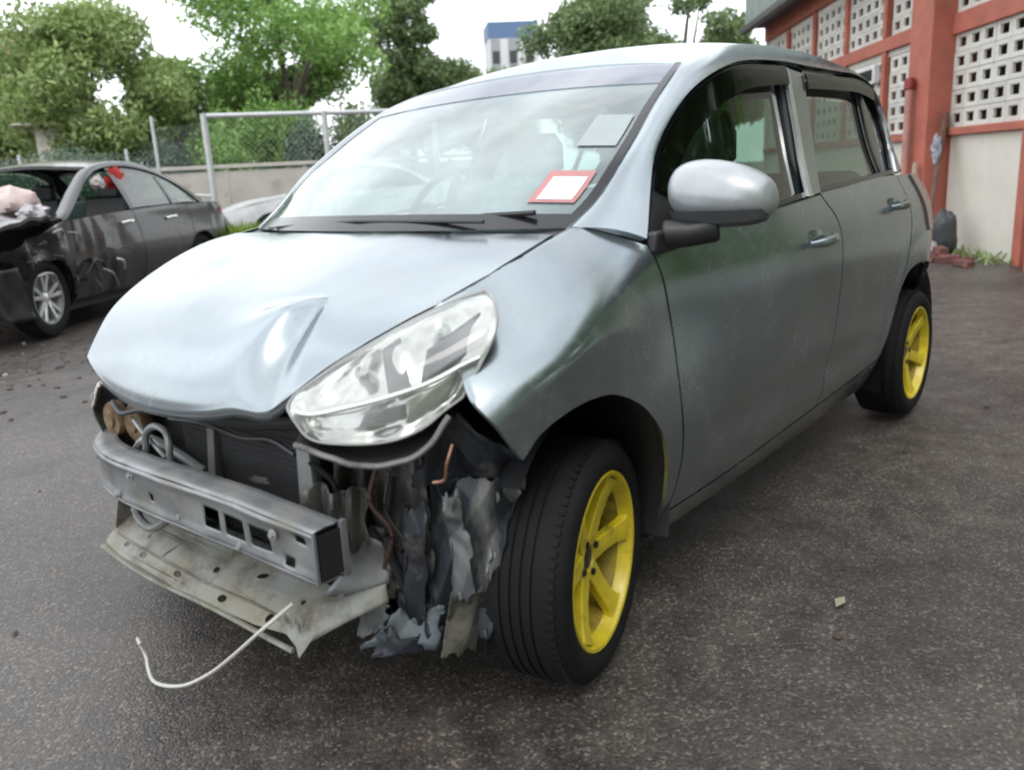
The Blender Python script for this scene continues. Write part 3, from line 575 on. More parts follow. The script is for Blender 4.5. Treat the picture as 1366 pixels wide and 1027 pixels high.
# in these profiles +a is outboard; mirror to -y when built
def flipy(mb): mb.v = [(p[0], -p[1], p[2]) for p in mb.v]; mb.f = [q[::-1] for q in mb.f]; return mb
me_t = me_r = None
for loc, st, fl, spin in (((.012, -.697, .274), R(13.5), False, 0), ((2.44, -.735, .274), 0, False, .35), ((0, .700, .274), R(13), True, .2), ((2.44, .735, .274), 0, True, .6)):
    w_ = wheel(loc, st, fl)
    if me_t is None:
        ty = fixn(tyre_mb.build('tyre', RUBBER, w_, sharp=30)); me_t = ty.data
        rm = fixn(flipy(rim_mb).build('rim', YELLOW, w_, sharp=30)); me_r = rm.data; br_ = fixn(flipy(barrel_mb).build('barrel', mat('shaded_yellow', (.40, .29, .02), .6, var=.2, vscale=9, dirt=.62, dcol=(.05, .036, .018), dscale=10), w_, sharp=30))  # barrel colour darkened to paint shade into the gaps between the spokes
        sv = []
        for k in range(6):
            mb = MB(); mb.add(*spoke(k*math.pi/3)); so_ = fixn(flipy(mb).build('spoke', YELLOW, w_, sharp=30)); b_ = so_.modifiers.new('bevel', 'BEVEL'); b_.width = .003; b_.segments = 2; sv.append(so_)
        hb = flipy(MB().lathe([(.0, .040), (.026, .040), (.030, .044), (.034, .057), (.052, .054), (.062, .045), (.066, .03), (.066, .0)], 32)).build('hub', YELLOW, w_); fixn(hb)
        cp = flipy(MB().lathe([(.0, .056), (.024, .055), (.029, .050), (.031, .035)], 24)).build('hub_cap', BLACKG, w_); fixn(cp)
        bd = flipy(MB().lathe([(.05, -.02), (.12, -.02), (.12, -.035), (.05, -.035)], 36)).build('brake_disc', STEEL, w_); fixn(bd)
        nt_ = []
        for k in range(4):
            t = 2*math.pi*k/4+.4; nt_.append(MB().lathe([(.0, -.064), (.008, -.064), (.010, -.056), (.010, -.045)], 8, 'y', (.045*math.cos(t), 0, .045*math.sin(t))).build('wheel_nut', BLACKG, w_))
        parts = [ty, rm, br_, hb, cp, bd]+nt_+sv
    else:
        for p in parts:
            c = p.copy(); C.objects.link(c); c.parent = w_
    for c in w_.children:
        if c.name.split('.')[0] in ('spoke', 'wheel_nut', 'rim'): c.rotation_euler = (0, spin, 0)

# --- headlight (near side): outline and layers
h_bot = [(-.523, -.476, .706), (-.514, -.510, .671), (-.482, -.575, .661), (-.431, -.644, .665), (-.388, -.681, .683), (-.353, -.705, .711), (-.326, -.725, .731)]
h_top = [(-.484, -.438, .737), (-.430, -.481, .779), (-.369, -.529, .819), (-.288, -.575, .858), (-.21, -.625, .890), (-.168, -.658, .901)]
h_left = [(-.523, -.476, .706), (-.512, -.452, .722), (-.484, -.438, .737)]
h_right = [(-.326, -.725, .731), (-.29, -.745, .790), (-.250, -.752, .850), (-.212, -.717, .889), (-.168, -.658, .901)]
G = coons(h_bot, h_top, h_left, h_right, 40, 24)
nrm = np.cross(np.gradient(G, axis=1), np.gradient(G, axis=0)); nrm /= np.linalg.norm(nrm, axis=2, keepdims=True)+1e-9
if nrm[12, 20, 1] > 0: nrm = -nrm
uu = np.linspace(0, 1, 40)[None, :, None]; vv = np.linspace(0, 1, 24)[:, None, None]; bul = (16*uu*(1-uu)*vv*(1-vv))**.6
G = G+nrm*.022*bul
hlp = bpy.data.objects.new('headlight', None); C.objects.link(hlp); hlp.parent = car
hlp['label'] = 'cloudy clear headlight with chrome reflector bowls'
gridmesh('lens', G, GL_LENS, hlp, (-1, -1, .3))
inn = np.array([.78, .62, -.1]); inn /= np.linalg.norm(inn)
def in_pt(u, v, d):
    a, b = u*39, v*23; i, j = int(min(a, 38)), int(min(b, 22)); fa, fb = a-i, b-j
    return (G[j, i]*(1-fa)*(1-fb)+G[j, i+1]*fa*(1-fb)+G[j+1, i]*(1-fa)*fb+G[j+1, i+1]*fa*fb)+inn*d
LENSB = mat('headlight_bezel', (.58, .58, .56), .20, .92, var=.15, vscale=14, bump=.08, bscale=40)
# back wall dish: deep in the middle, meets the lens rim
nn1, nn2 = 72, 44
Gb = np.zeros((nn2, nn1, 3))
for j in range(nn2):
    for i in range(nn1):
        u, v = i/(nn1-1), j/(nn2-1); e = min(u, 1-u, v, 1-v); dep = .004+.055*min(1, e/.16)**.8
        pit = .055*math.exp(-((u-.36)/.13)**2-((v-.60)/.22)**2)+.050*math.exp(-((u-.74)/.11)**2-((v-.62)/.22)**2)
        dep = min(1, e/.08)*(.018+pit+.010*noise.noise(Vector((u*6, v*4, 1)))+.0015*noise.noise(Vector((u*24, v*15, 4))))
        if v < .30: dep = min(1, e/.08)*(.020+.004*noise.noise(Vector((u*14, v*6, 8)))+.010*max(0, math.sin(u*15))**2)
        Gb[j, i] = in_pt(u, v, dep+.003)
gridmesh('bezel', Gb, LENSB, hlp, (-1, -1, .3), sharp=80)
for u_, v_ in ((.36, .60), (.74, .62)):
    bl = MB(); a_ = in_pt(u_, v_, .070); c_ = in_pt(u_, v_, .020); bl.tube([a_, a_*.5+c_*.5, c_], [.013, .012, .006], 12); bl.build('bulb', SILVERT, hlp)
dv = MB(); dv.tube([in_pt(u, .30+.04*math.sin(u*3), .012) for u in np.linspace(.05, .97, 20)], .006, 6); dv.build('divider', CHROME, hlp)
SHR = mat('headlight_shroud', (.12, .12, .14), .35, .3)
def lens_patch(name, pts_uv, d, m_):
    gridmesh(name, coons(*[[in_pt(u, v, d_) for (u, v), d_ in zip(q, d)] for q in pts_uv], 10, 10), m_, hlp, (-1, -1, .3), thick=.002)
lens_patch('shroud', ([(.52, .34), (.62, .34)], [(.47, .74), (.56, .78)], [(.52, .34), (.47, .74)], [(.62, .34), (.56, .78)]), (.016, .020), SHR)
lens_patch('shroud', ([(.66, .34), (.93, .40)], [(.68, .56), (.93, .66)], [(.66, .34), (.68, .56)], [(.93, .40), (.93, .66)]), (.022, .016), SHR)
lens_patch('shroud', ([(.40, .14), (.62, .13)], [(.42, .25), (.60, .25)], [(.40, .14), (.42, .25)], [(.62, .13), (.60, .25)]), (.014, .014), SHR)
# dark cavity box behind the lens
hb = MB(); pts = [Vector(in_pt(u, v, .068)) for u, v in ((.05, .1), (.95, .1), (.95, .95), (.05, .95))]; 
gridmesh('housing', np.array([[in_pt(i/9, j/5, .002+.075*min(1, min(i/9, 1-i/9, j/5, 1-j/5)/.1)) for i in range(10)] for j in range(6)]), BLACKP, hlp, (1, 1, 0))
rimm = MB(); loop = [p+nrm_*.001 for p, nrm_ in zip(np.concatenate([G[0], G[:, -1], G[-1][::-1], G[:, 0][::-1]]), np.concatenate([nrm[0], nrm[:, -1], nrm[-1][::-1], nrm[:, 0][::-1]]))]
rimm.tube(loop, .0026, 6, False); rimm.build('lens_rim', mat('lens_edge', (.34, .34, .32), .3), hlp)
# grey trim bracket hanging below the lens
tr_ = resample([(-.525, -.478, .655), (-.505, -.535, .640), (-.472, -.588, .620), (-.42, -.655, .624), (-.385, -.690, .652), (-.35, -.712, .70)], 30)
b = MB(); b.tube([p+np.array([0, 0, .004*noise.noise(Vector(p)*22)]) for p in tr_], .0062, 8); b.build('bracket', mat('grimy_bracket', (.22, .22, .21), .5, .4, dirt=.4, dcol=(.05, .045, .04), dscale=14), car)
gg = np.array([[p*(1-t)+q*t+np.array([.03*math.sin(math.pi*t), .02*math.sin(math.pi*t), 0]) for p, q in zip(resample(h_bot, 24), resample(tr_, 24))] for t in np.linspace(0.05, .98, 5)]); gridmesh('headlight_underside', gg, BLACKP, car, (-1, -1, 0))
# --- remains of the other headlight
oh = MB(); v = []; 
for j in range(6):
    for i in range(9):
        a, b_ = i/8, j/5; v.append((-.46+.07*a+.03*b_+.012*noise.noise(Vector((i, j, 2))), .50+.12*a, .575+.06*b_-.02*a+.02*noise.noise(Vector((i*.7, j*.9, 5)))))
oh.add(v, [(j*9+i, j*9+i+1, (j+1)*9+i+1, (j+1)*9+i) for j in range(5) for i in range(8)])
o = oh.build('broken_headlight', mat('broken_white_plastic', (.6, .56, .50), .5, dirt=.3), car); o['label'] = 'shattered remains of a headlight'; o.modifiers.new('s', 'SOLIDIFY').thickness = .006

# --- crash structure
def tray_frame(): pass
# reinforcement beam: curved in plan -> flat segments built with real slots
bp_ = [(-.558, -.548), (-.573, -.30), (-.577, -.02), (-.556, .22), (-.505, .415), (-.430, .545)]
zt = [.505, .524, .528, .520, .503, .497]; zb = [.404, .420, .424, .416, .402, .398]
beam = bpy.data.objects.new('crash_beam', None); C.objects.link(beam); beam.parent = car; beam['label'] = 'bare grey steel crash beam with three square slots'
def beamface():
    n1 = 121; P = resample(bp_, n1); s_ = np.linspace(0, 1, n1); T = np.interp(s_, np.linspace(0, 1, 6), zt); Bz = np.interp(s_, np.linspace(0, 1, 6), zb)
    ny = 17; v = []; f = []; 
    def holed(y, t):
        for y0, y1 in ((-.262, -.202), (-.342, -.282), (-.422, -.362)):
            if y0 < y < y1 and .24 < t < .66: return True
        if abs(y+.505) < .012 and .66 < t < .86: return True
        if abs(y+.468) < .012 and .10 < t < .30: return True
        if abs(y-.02) < .012 and .30 < t < .50: return True
        if abs(y+.11) < .08 and t > 2: return True
        return False
    for j in range(ny):
        t = j/(ny-1)
        for i in range(n1): v.append((P[i, 0]+.007*noise.noise(Vector((P[i, 1]*7, t*1.5, 3)))+.006*(1-t)-.006*math.exp(-((t-.92)/.08)**2)-.005*math.exp(-((t-.08)/.08)**2), P[i, 1], Bz[i]*(1-t)+T[i]*t))
    for j in range(ny-1):
        for i in range(n1-1):
            y = (v[j*n1+i][1]+v[j*n1+i+1][1])/2; t = (j+.5)/(ny-1)
            if not holed(y, t): f.append((j*n1+i, j*n1+i+1, (j+1)*n1+i+1, (j+1)*n1+i))
    o = mesh('face_plate', v, f, BEAM, beam); s = o.modifiers.new('s', 'SOLIDIFY'); s.thickness = .003; s.offset = 0
    for nm, Z, sgn in (('top_flange', T, 1), ('lower_flange', Bz, -1)):
        vv = []; 
        for k, dx in enumerate((0, .012, .03, .05, .062)):
            for i in range(n1): vv.append((P[i, 0]+dx-.002, P[i, 1], Z[i]+sgn*(.004*math.sin(dx/.062*math.pi)+(.006 if k == 4 else 0))))
        ff = [(k*n1+i, k*n1+i+1, (k+1)*n1+i+1, (k+1)*n1+i) for k in range(4) for i in range(n1-1)]
        q = mesh(nm, vv, ff, BEAM, beam); q.modifiers.new('s', 'SOLIDIFY').thickness = .003
    vv = [(P[i, 0]+.062, P[i, 1], z) for i in range(0, n1, 4) for z in (Bz[i], T[i])]; k = len(vv)//2
    mesh('inner_plate', vv, [(2*i, 2*i+2, 2*i+3, 2*i+1) for i in range(k-1)], DARK, beam)
    cap = MB(); cap.box((P[0, 0]+.035, P[0, 1]-.002, (T[0]+Bz[0])/2), (.055, .003, .088)); cap.build('end_cap', DARK, beam)
    cp = MB(); cp.bar((P[0, 0]+.064, P[0, 1]-.004, Bz[0]-.004), (P[0, 0]+.064, P[0, 1]-.004, T[0]+.008), .012); cp.bar((P[0, 0], P[0, 1], Bz[0]), (P[0, 0], P[0, 1], T[0]), .006); cp.build('end_flange', BEAM, beam)
beamface()
# lower crossmember tray, seen from above
def trayf(y, w): # y lateral, w 0 front lip .. 1 back edge
    xf = float(np.interp(y, [-.47, -.40, 0, .30, .42], [-.545, -.565, -.572, -.545, -.50])); zf = .226+.010*noise.noise(Vector((y*6, 0, 1)))
    return xf
tr_o = [(-.470, -.012), (-.445, .004), (-.40, .018), (-.30, .006), (-.10, .000), (.15, .002), (.30, .004), (.40, .012), (.43, .05), (.43, .13), (.36, .15), (.10, .155), (-.2, .155), (-.40, .15), (-.47, .14)]
th_ = [ell(.30, .034, .014, .007), ell(.20, .030, .016, .008), ell(.245, .085, .012, .008), ell(.03, .030, .016, .008), ell(-.07, .085, .011, .008), ell(-.16, .026, .015, .009), ell(-.33, .030, .012, .011), ell(.125, .075, .006, .026, 10, .6), ell(.33, .10, .011, .009), ell(-.22, .11, .018, .007, 10, -.3), ell(-.38, .095, .006, .006)]
tray = plate('lower_crossmember', tr_o, th_, .003, ((-.560, 0, .238), (0, 1, 0), (.82, 0, .57)), TRAYM, car)
tray['label'] = 'dirty lower crossmember with yellowish stains'
bm = bmesh.new(); bm.from_mesh(tray.data); bmesh.ops.subdivide_edges(bm, edges=[e for e in bm.edges if e.calc_length() > .05], cuts=4, use_grid_fill=True)
for v in bm.verts:
    v.co.x += .10*max(0, v.co.y-.05)**1.5+.004*noise.noise(v.co*5)+.02*max(0, -v.co.y-.35); v.co.z += .006*noise.noise(v.co*4+Vector((3, 1, 0)))-.010*max(0, min(1, (v.co.z-.262)/.006))
bm.to_mesh(tray.data); bm.free()
lip = MB(); lp = [(-.562+.10*max(0, y-.05)**1.5+.02*max(0, -y-.35), y, .234-.004*math.sin(y*9)) for y in np.linspace(-.44, .40, 30)]; lip.tube(lp, .006, 6); lip.build('lip', TRAYM, tray)
# bent bracket in the tray mouth (horn-shaped loop)
sb_ = plate('side_bracket', [(0, 0), (.10, .01), (.085, .15), (.03, .17)], [ell(.055, .06, .010, .014)], .003, ((-.49, .43, .245), (.5, -.1, .02), (.25, -.35, 1)), TRAYM, car)
fb = MB(); fb.tube(resample([(-.50, .235, .40), (-.525, .205, .365), (-.53, .14, .345), (-.52, .08, .372), (-.51, .045, .40)], 20), .011, 8); fb.build('tow_bracket', BEAM, car)
# near arm from the tray corner back to the rail
arm = coons([(-.540, -.462, .245), (-.485, -.520, .285), (-.42, -.575, .315)], [(-.505, -.455, .315), (-.46, -.50, .325), (-.415, -.565, .350)], [(-.540, -.462, .245), (-.505, -.455, .315)], [(-.42, -.575, .315), (-.415, -.565, .350)], 14, 6)
gridmesh('crossmember_arm', arm, TRAYM, car, (-1, -.6, .5), thick=.004)
gus = coons([(-.500, -.455, .31), (-.46, -.50, .30), (-.415, -.560, .33)], [(-.46, -.50, .43), (-.44, -.525, .435), (-.42, -.555, .42)], [(-.500, -.455, .31), (-.455, -.48, .37), (-.46, -.50, .43)], [(-.415, -.560, .33), (-.405, -.56, .37), (-.42, -.555, .42)], 12, 8)
gus = gus+np.array([0.03, 0.02, 0]); gridmesh('gusset', gus, BEAM, car, (-1, -.3, 0), thick=.004)
# frame rail end, crushed into vertical corrugations
def crumple(name, c00, c10, c01, c11, m_, nu_, nv_, amp, freq, corr=0, seed=0, nrm_=(-.8, -.6, 0), par=car, holes=0):
    c00, c10, c01, c11 = [np.array(c, float) for c in (c00, c10, c01, c11)]; nn_ = np.array(nrm_)/np.linalg.norm(nrm_); gg = np.zeros((nv_, nu_, 3))
    for j in range(nv_):
        for i in range(nu_):
            u, v = i/(nu_-1), j/(nv_-1); p = c00*(1-u)*(1-v)+c10*u*(1-v)+c01*(1-u)*v+c11*u*v
            q = Vector((p[0]*freq, p[1]*freq, p[2]*freq*.6))+Vector((seed, seed*2, 0)); wq = Vector((noise.noise(q*.5), noise.noise(q*.5+Vector((5, 1, 2))), noise.noise(q*.5+Vector((2, 8, 4)))))*.9+q
            d = 0
            for kk, (wx, wy, wz, wt) in enumerate(((.62, -.5, .22, 1.), (-.3, .55, .62, .62), (.2, .75, -.5, .45), (.9, .3, .9, .22))):
                ph = (wq.x*wx+wq.y*wy+wq.z*wz)*(.55+.35*kk)+seed*1.37*kk; d += wt*(abs((ph % 1)*2-1)-.5)
            d = amp*(d*.85+.5*noise.noise(q*.8))+corr*math.sin(u*math.pi*6+1.5*noise.noise(Vector((u*2, v*3, seed))))
            p = p+nn_*d
            if i in (0, nu_-1): p = p+np.array([0, .022*noise.noise(Vector((v*3.1, seed, i)))+.008*noise.noise(Vector((v*11, seed, i))), 0])
            if j in (0, nv_-1): p = p+np.array([0, 0, .05*noise.noise(Vector((u*2.6, seed, j)))+.012*noise.noise(Vector((u*9, seed, j)))])
            gg[j, i] = p
    return gridmesh(name, gg, m_, par, nrm_, thick=.004, sharp=28)
CRM_ = mat('crushed_rail', (.13, .13, .125), .5, .3, col2=(.05, .045, .04), vscale=12, dirt=.5, dcol=(.05, .04, .035), dscale=9, bump=.2)
crumple('frame_rail', (-.405, -.415, .375), (-.36, -.545, .40), (-.405, -.425, .575), (-.33, -.575, .585), CRM_, 40, 16, .035, 7, .016, 3)
crumple('crush_can', (-.50, -.455, .41), (-.42, -.52, .41), (-.49, -.43, .54), (-.41, -.53, .55), CRM_, 20, 14, .02, 9, .012, 8)
# torn wheel-arch liner and rags of the bumper
PALE = mat('scraped_plastic', (.21, .215, .21), .5, col2=(.07, .08, .09), vscale=16, dirt=.4, dcol=(.16, .14, .11), dscale=12, bump=.3, stretch=.35)
DKS = mat('dark_shield', (.026, .03, .042), .35, col2=(.01, .012, .016), vscale=12, dirt=.25, dcol=(.10, .095, .08), dscale=14, bump=.3, bscale=30)
crumple('torn_liner', (-.360, -.612, .215), (-.262, -.690, .20), (-.335, -.630, .555), (-.190, -.735, .545), TORN, 56, 80, .045, 9, .0, 1)
crumple('torn_liner', (-.315, -.662, .30), (-.285, -.688, .31), (-.325, -.655, .53), (-.30, -.675, .53), PALE, 22, 50, .030, 13, 0, 12)
crumple('torn_liner', (-.265, -.700, .34), (-.232, -.716, .37), (-.232, -.716, .55), (-.182, -.742, .54), PALE, 22, 50, .028, 12, 0, 17)
crumple('torn_liner', (-.345, -.64, .19), (-.285, -.68, .185), (-.33, -.655, .30), (-.27, -.70, .31), mat('muddy_plastic', (.11, .10, .075), .7, col2=(.03, .03, .028), vscale=18, bump=.4), 30, 30, .035, 13, 0, 23)
crumple('torn_liner', (-.385, -.575, .26), (-.355, -.61, .25), (-.37, -.595, .50), (-.34, -.625, .52), DKS, 20, 40, .03, 12, 0, 29)
crumple('bumper_rag', (-.445, -.505, .200), (-.345, -.625, .205), (-.405, -.545, .245), (-.335, -.645, .295), mat('blue_grey_plastic', (.17, .20, .22), .4, col2=(.04, .05, .06), vscale=10, dirt=.3, dcol=(.15, .14, .12), dscale=10), 36, 20, .03, 12, 0, 5, (-.7, -.5, .5))
crumple('bumper_rag', (-.430, -.515, .175), (-.36, -.60, .185), (-.415, -.53, .215), (-.345, -.625, .225), DKS, 30, 16, .03, 12, 0, 7, (-.7, -.5, .4))
crumple('bumper_rag', (-.445, -.50, .235), (-.415, -.535, .225), (-.42, -.505, .30), (-.39, -.54, .29), PALE, 16, 18, .02, 16, 0, 9)
crumple('splash_shield', (-.335, -.62, .555), (-.19, -.735, .54), (-.335, -.675, .70), (-.225, -.765, .60), DKS, 40, 30, .035, 11, 0, 21)
crumple('splash_shield', (-.35, -.60, .54), (-.27, -.67, .535), (-.345, -.64, .66), (-.29, -.71, .66), DKS, 30, 24, .03, 13, 0, 25)
crumple('inner_panel', (-.30, -.42, .20), (-.28, -.60, .20), (-.30, -.42, .64), (-.28, -.66, .66), DARK, 12, 14, .03, 6, 0, 31)
crumple('bent_panel', (-.375, -.50, .32), (-.335, -.60, .30), (-.37, -.50, .60), (-.325, -.62, .61), CRM_, 30, 40, .04, 10, .006, 33)
crumple('bent_panel', (-.40, -.455, .29), (-.365, -.53, .28), (-.395, -.465, .44), (-.36, -.54, .44), CRM_, 24, 24, .03, 12, .0, 37)
crumple('bent_panel', (-.37, -.545, .24), (-.335, -.61, .23), (-.375, -.54, .40), (-.33, -.615, .42), DKS, 24, 30, .035, 12, .0, 39)
for k, (p0, p1, p2) in enumerate((((-.385, -.50, .44), (-.36, -.56, .34), (-.35, -.60, .31)), ((-.37, -.56, .56), (-.385, -.55, .42), (-.36, -.57, .30)), ((-.36, -.59, .50), (-.375, -.575, .40), (-.345, -.59, .33)))):
    q = MB(); q.tube(resample([p0, p1, p2], 14), .012-.002*k, 8); q.build('hose', BLACKP, car)
wr_ = MB(); wr_.tube(resample([(-.335, -.70, .64), (-.345, -.69, .60), (-.34, -.675, .565), (-.35, -.655, .56)], 14), .0035, 6); wr_.build('copper_wire', mat('copper', (.55, .30, .20), .35, .8), car)
# radiator, support columns, engine bay clutter
rad = MB(); rad.box((-.395, -.12, .51), (.03, .52, .34))
for k in range(26): rad.box((-.4105, -.12, .355+k*.0125), (.003, .50, .003))
rad.build('radiator', FINS, car)
fan = MB(); fan.box((-.36, .28, .50), (.03, .26, .30)); fan.build('fan_shroud', BLACKP, car)
col = MB(); col.add([], [])
colp = plate('support_column', [(-.018, 0), (.018, 0), (.022, .05), (.016, .20), (-.016, .20), (-.022, .05)], [ell(0, .03, .007, .007)], .03, ((-.455, -.412, .425), (.2, -.98, 0), (.0, .1, 1)), BEAM, car, .003)
plate('support_column', [(-.012, 0), (.012, 0), (.012, .17), (-.012, .17)], [], .025, ((-.425, -.005, .45), (.1, -1, 0), (.1, .2, 1)), mat('grimy_column', (.16, .16, .15), .6, dirt=.4), car, .003)
tb = MB(); tb.tube(resample([(-.43, -.44, .672), (-.445, -.2, .640), (-.455, 0, .632), (-.43, .3, .640), (-.40, .5, .655)], 30), .018, 8); tb.build('upper_tie_bar', BLACKP, car)
lt = MB(); lt.tube(resample([(-.487, .185, .520), (-.483, .178, .565), (-.475, .155, .582), (-.475, .10, .578), (-.482, .078, .560), (-.487, .075, .515)], 28), .0085, 8); lt.build('latch_loop', BEAM, car)
for (c, r_) in (((-.43, .455, .545), .048), ((-.425, .345, .548), .052)):
    h = MB().lathe([(.0, -.012), (r_*.4, -.014), (r_*.45, -.008), (r_*.9, -.008), (r_, .0), (r_, .02), (.0, .03)], 28, 'x', c); h.build('horn', RUST, car)
cl = MB(); rnd = random.Random(4)
for k in range(26):
    y = rnd.uniform(-.38, .5); z = rnd.uniform(.36, .62); a = Vector((-.33+rnd.uniform(-.05, .05), y, z)); cl.tube(resample([a, a+Vector((-.03, rnd.uniform(-.1, .1), rnd.uniform(-.1, .02))), a+Vector((0, rnd.uniform(-.2, .2), rnd.uniform(-.18, .05)))], 10), rnd.uniform(.005, .014), 6)
cl.build('engine_hoses', BLACKP, car)
en = MB(); en.box((-.02, .05, .55), (.42, .62, .40)); en.box((-.18, .30, .60), (.2, .26, .2)); en.box((-.33, .25, .34), (.12, .3, .12)); en.box((-.1, .0, .25), (.5, .9, .06)); en.build('engine', DARK, car, bevel=.02)
for k, (pts_, r_, m_) in enumerate((
    ([(-.46, -.38, .60), (-.455, -.30, .615), (-.45, -.18, .600), (-.455, -.05, .612), (-.45, .12, .60)], .005, BLACKP),
    ([(-.47, -.44, .60), (-.44, -.47, .55), (-.43, -.46, .48), (-.40, -.50, .42)], .006, BLACKP),
    ([(-.40, -.56, .60), (-.42, -.55, .52), (-.40, -.58, .46), (-.41, -.56, .38)], .005, mat('wire_brown', (.05, .025, .02), .6)),
    ([(-.39, -.58, .58), (-.40, -.57, .50), (-.385, -.60, .44)], .004, BLACKP),
    ([(-.45, .30, .57), (-.47, .22, .555), (-.46, .15, .50)], .006, STEEL),
    ([(-.44, .42, .60), (-.46, .34, .585), (-.45, .27, .60), (-.45, .20, .61)], .007, BLACKP))):
    q = MB(); q.tube(resample(pts_, 20), r_, 6); q.build('cable', m_, car)
for (x_, y_, z_) in ((-.566, -.44, .485), (-.568, .10, .50), (-.56, .20, .43), (-.567, -.10, .445), (-.566, -.32, .43)):
    q = MB(); q.lathe([(0, -.007), (.006, -.007), (.0065, 0)], 6, 'x'); q.lathe([(.0065, -.0015), (.011, -.001), (.011, .002)], 12, 'x'); o = q.build('bolt', STEEL, beam); o.location = (x_-.006, y_, z_)
pipe = MB(); pipe.tube(resample([(-.44, .34, .48), (-.45, .24, .53), (-.43, .13, .50), (-.42, .05, .47)], 18), .012, 8); pipe.build('coolant_pipe', STEEL, car)
fs = crumple('inner_fender', (-.42, .50, .36), (-.30, .64, .36), (-.44, .51, .60), (-.28, .66, .66), BEAM, 14, 16, .03, 6, .005, 41, (-.8, .6, 0))
# loose wire hanging to the ground
lw = MB(); lw.tube(resample([(-.52, -.40, .305), (-.575, -.365, .262), (-.60, -.28, .185), (-.61, -.19, .115), (-.63, -.10, .062), (-.635, .02, .028), (-.61, .10, .022), (-.595, .135, .034), (-.60, .15, .07), (-.605, .14, .085), (-.61, .12, .078)], 60), .0042, 6)
lw.build('loose_wire', mat('wire_sheath', (.55, .54, .50), .5), car)

# ================================================================== BUILDING ON THE RIGHT
TH = R(36); FE = Vector((math.cos(TH), math.sin(TH), 0)); FN = Vector((-math.sin(TH), math.cos(TH), 0)); FP = Vector((8.507, -.037, 0))
RED = mat('red_masonry_paint', (.46, .135, .09), .7, var=.12, vscale=3, dirt=.2, dcol=(.24, .11, .08), dscale=2, bump=.2, bscale=40)
CREAM = mat('cream_render', (.66, .62, .54), .8, var=.05, vscale=2, dirt=.22, dcol=(.42, .38, .31), dscale=1.6, bump=.2, bscale=60)
BLOCKM = mat('block_cement', (.68, .65, .59), .8, orand=.16, var=.07, vscale=5, dirt=.15, dcol=(.38, .35, .29), dscale=4, bump=.2, bscale=50)
ROOFM = mat('roof_sheet', (.20, .24, .22), .6, dirt=.2)
bld = thing('workshop_building', 'red and cream workshop building with pierced breeze block walls behind the silver hatchback', 'building', FP, TH)
# local frame: +x along the wall away from the camera, +y out of the wall face, z up
def bbox(name, x0, x1, y0, y1, z0, z1, m_, bevel=.008, par=bld):
    return MB().box(((x0+x1)/2, (y0+y1)/2, (z0+z1)/2), (abs(x1-x0), abs(y1-y0), abs(z1-z0))).build(name, m_, par, False, bevel=bevel)
bbox('plaster_wall', -1.05, 1.15, -.20, -.02, -.3, 1.27, CREAM)
bbox('plaster_wall', 2.15, 9.9, -.20, -.02, -.3, 1.25, CREAM)
bbox('ledge', -1.05, 1.18, -.20, .05, 1.272, 1.355, RED)
bbox('ledge', 2.17, 9.9, -.20, .05, 1.252, 1.335, RED)
bbox('band', -1.05, 1.18, -.22, .03, 2.345, 2.56, RED)
bbox('band', 2.17, 9.9, -.22, .03, 2.43, 2.60, RED)
bbox('column', 1.20, 1.80, -.25, .24, -.3, 3.75, RED)
bbox('column', 1.805, 2.165, -.25, .04, -.3, 3.75, RED)
bbox('column', -.66, -.50, -.25, .05, -.3, 1.27, RED)
bbox('column', -1.3, -1.06, -.25, .22, -.3, 3.75, RED)
for x in (3.23, 4.83, 6.5, 8.2): bbox('post', x-.06, x+.06, -.2, .035, 2.605, 3.48, RED)
for x in (3.23, 4.83, 6.5, 8.2): bbox('post', x-.06, x+.06, -.2, .030, 1.34, 2.425, RED)
bbox('fascia', 2.17, 9.9, -.21, .06, 3.485, 3.80, RED)
bbox('fascia', -1.05, 1.19, -.21, .06, 3.57, 3.80, RED)
# grey green cladding above the dark gutter
CLAD = mat('cladding_sheet', (.26, .31, .29), .55, .1, dirt=.25, dcol=(.18, .2, .19))
nxr = 70; xs_ = np.linspace(-1.3, 10.0, nxr*4+1); pat = [0, .028, .028, 0]
vc = [(x, .42+pat[i % 4], z) for i, x in enumerate(xs_) for z in (3.74, 7.6)]
mesh('cladding', vc, [(2*i, 2*i+2, 2*i+3, 2*i+1) for i in range(len(xs_)-1)], CLAD, bld, False).modifiers.new('s', 'SOLIDIFY').thickness = .01
bbox('roof', -1.3, 10.0, -6, .41, 7.45, 7.6, ROOFM); bbox('soffit', -1.3, 9.95, -.2, .40, 3.76, 3.79, mat('soffit_board', (.10, .10, .095), .8))
bbox('gutter', -1.3, 10.0, .42, .55, 3.66, 3.78, mat('gutter_paint', (.05, .05, .05), .5))
bbox('gable_wall', 9.85, 9.97, -6, .02, -.3, 7.45, CREAM); bbox('gable_wall', -1.3, -1.12, -6, .06, -.3, 7.45, CREAM)
bbox('back_wall', -1.1, 9.8, -6, -5.8, -.3, 7.45, mat('dim_inner_wall', (.06, .055, .05), .9))
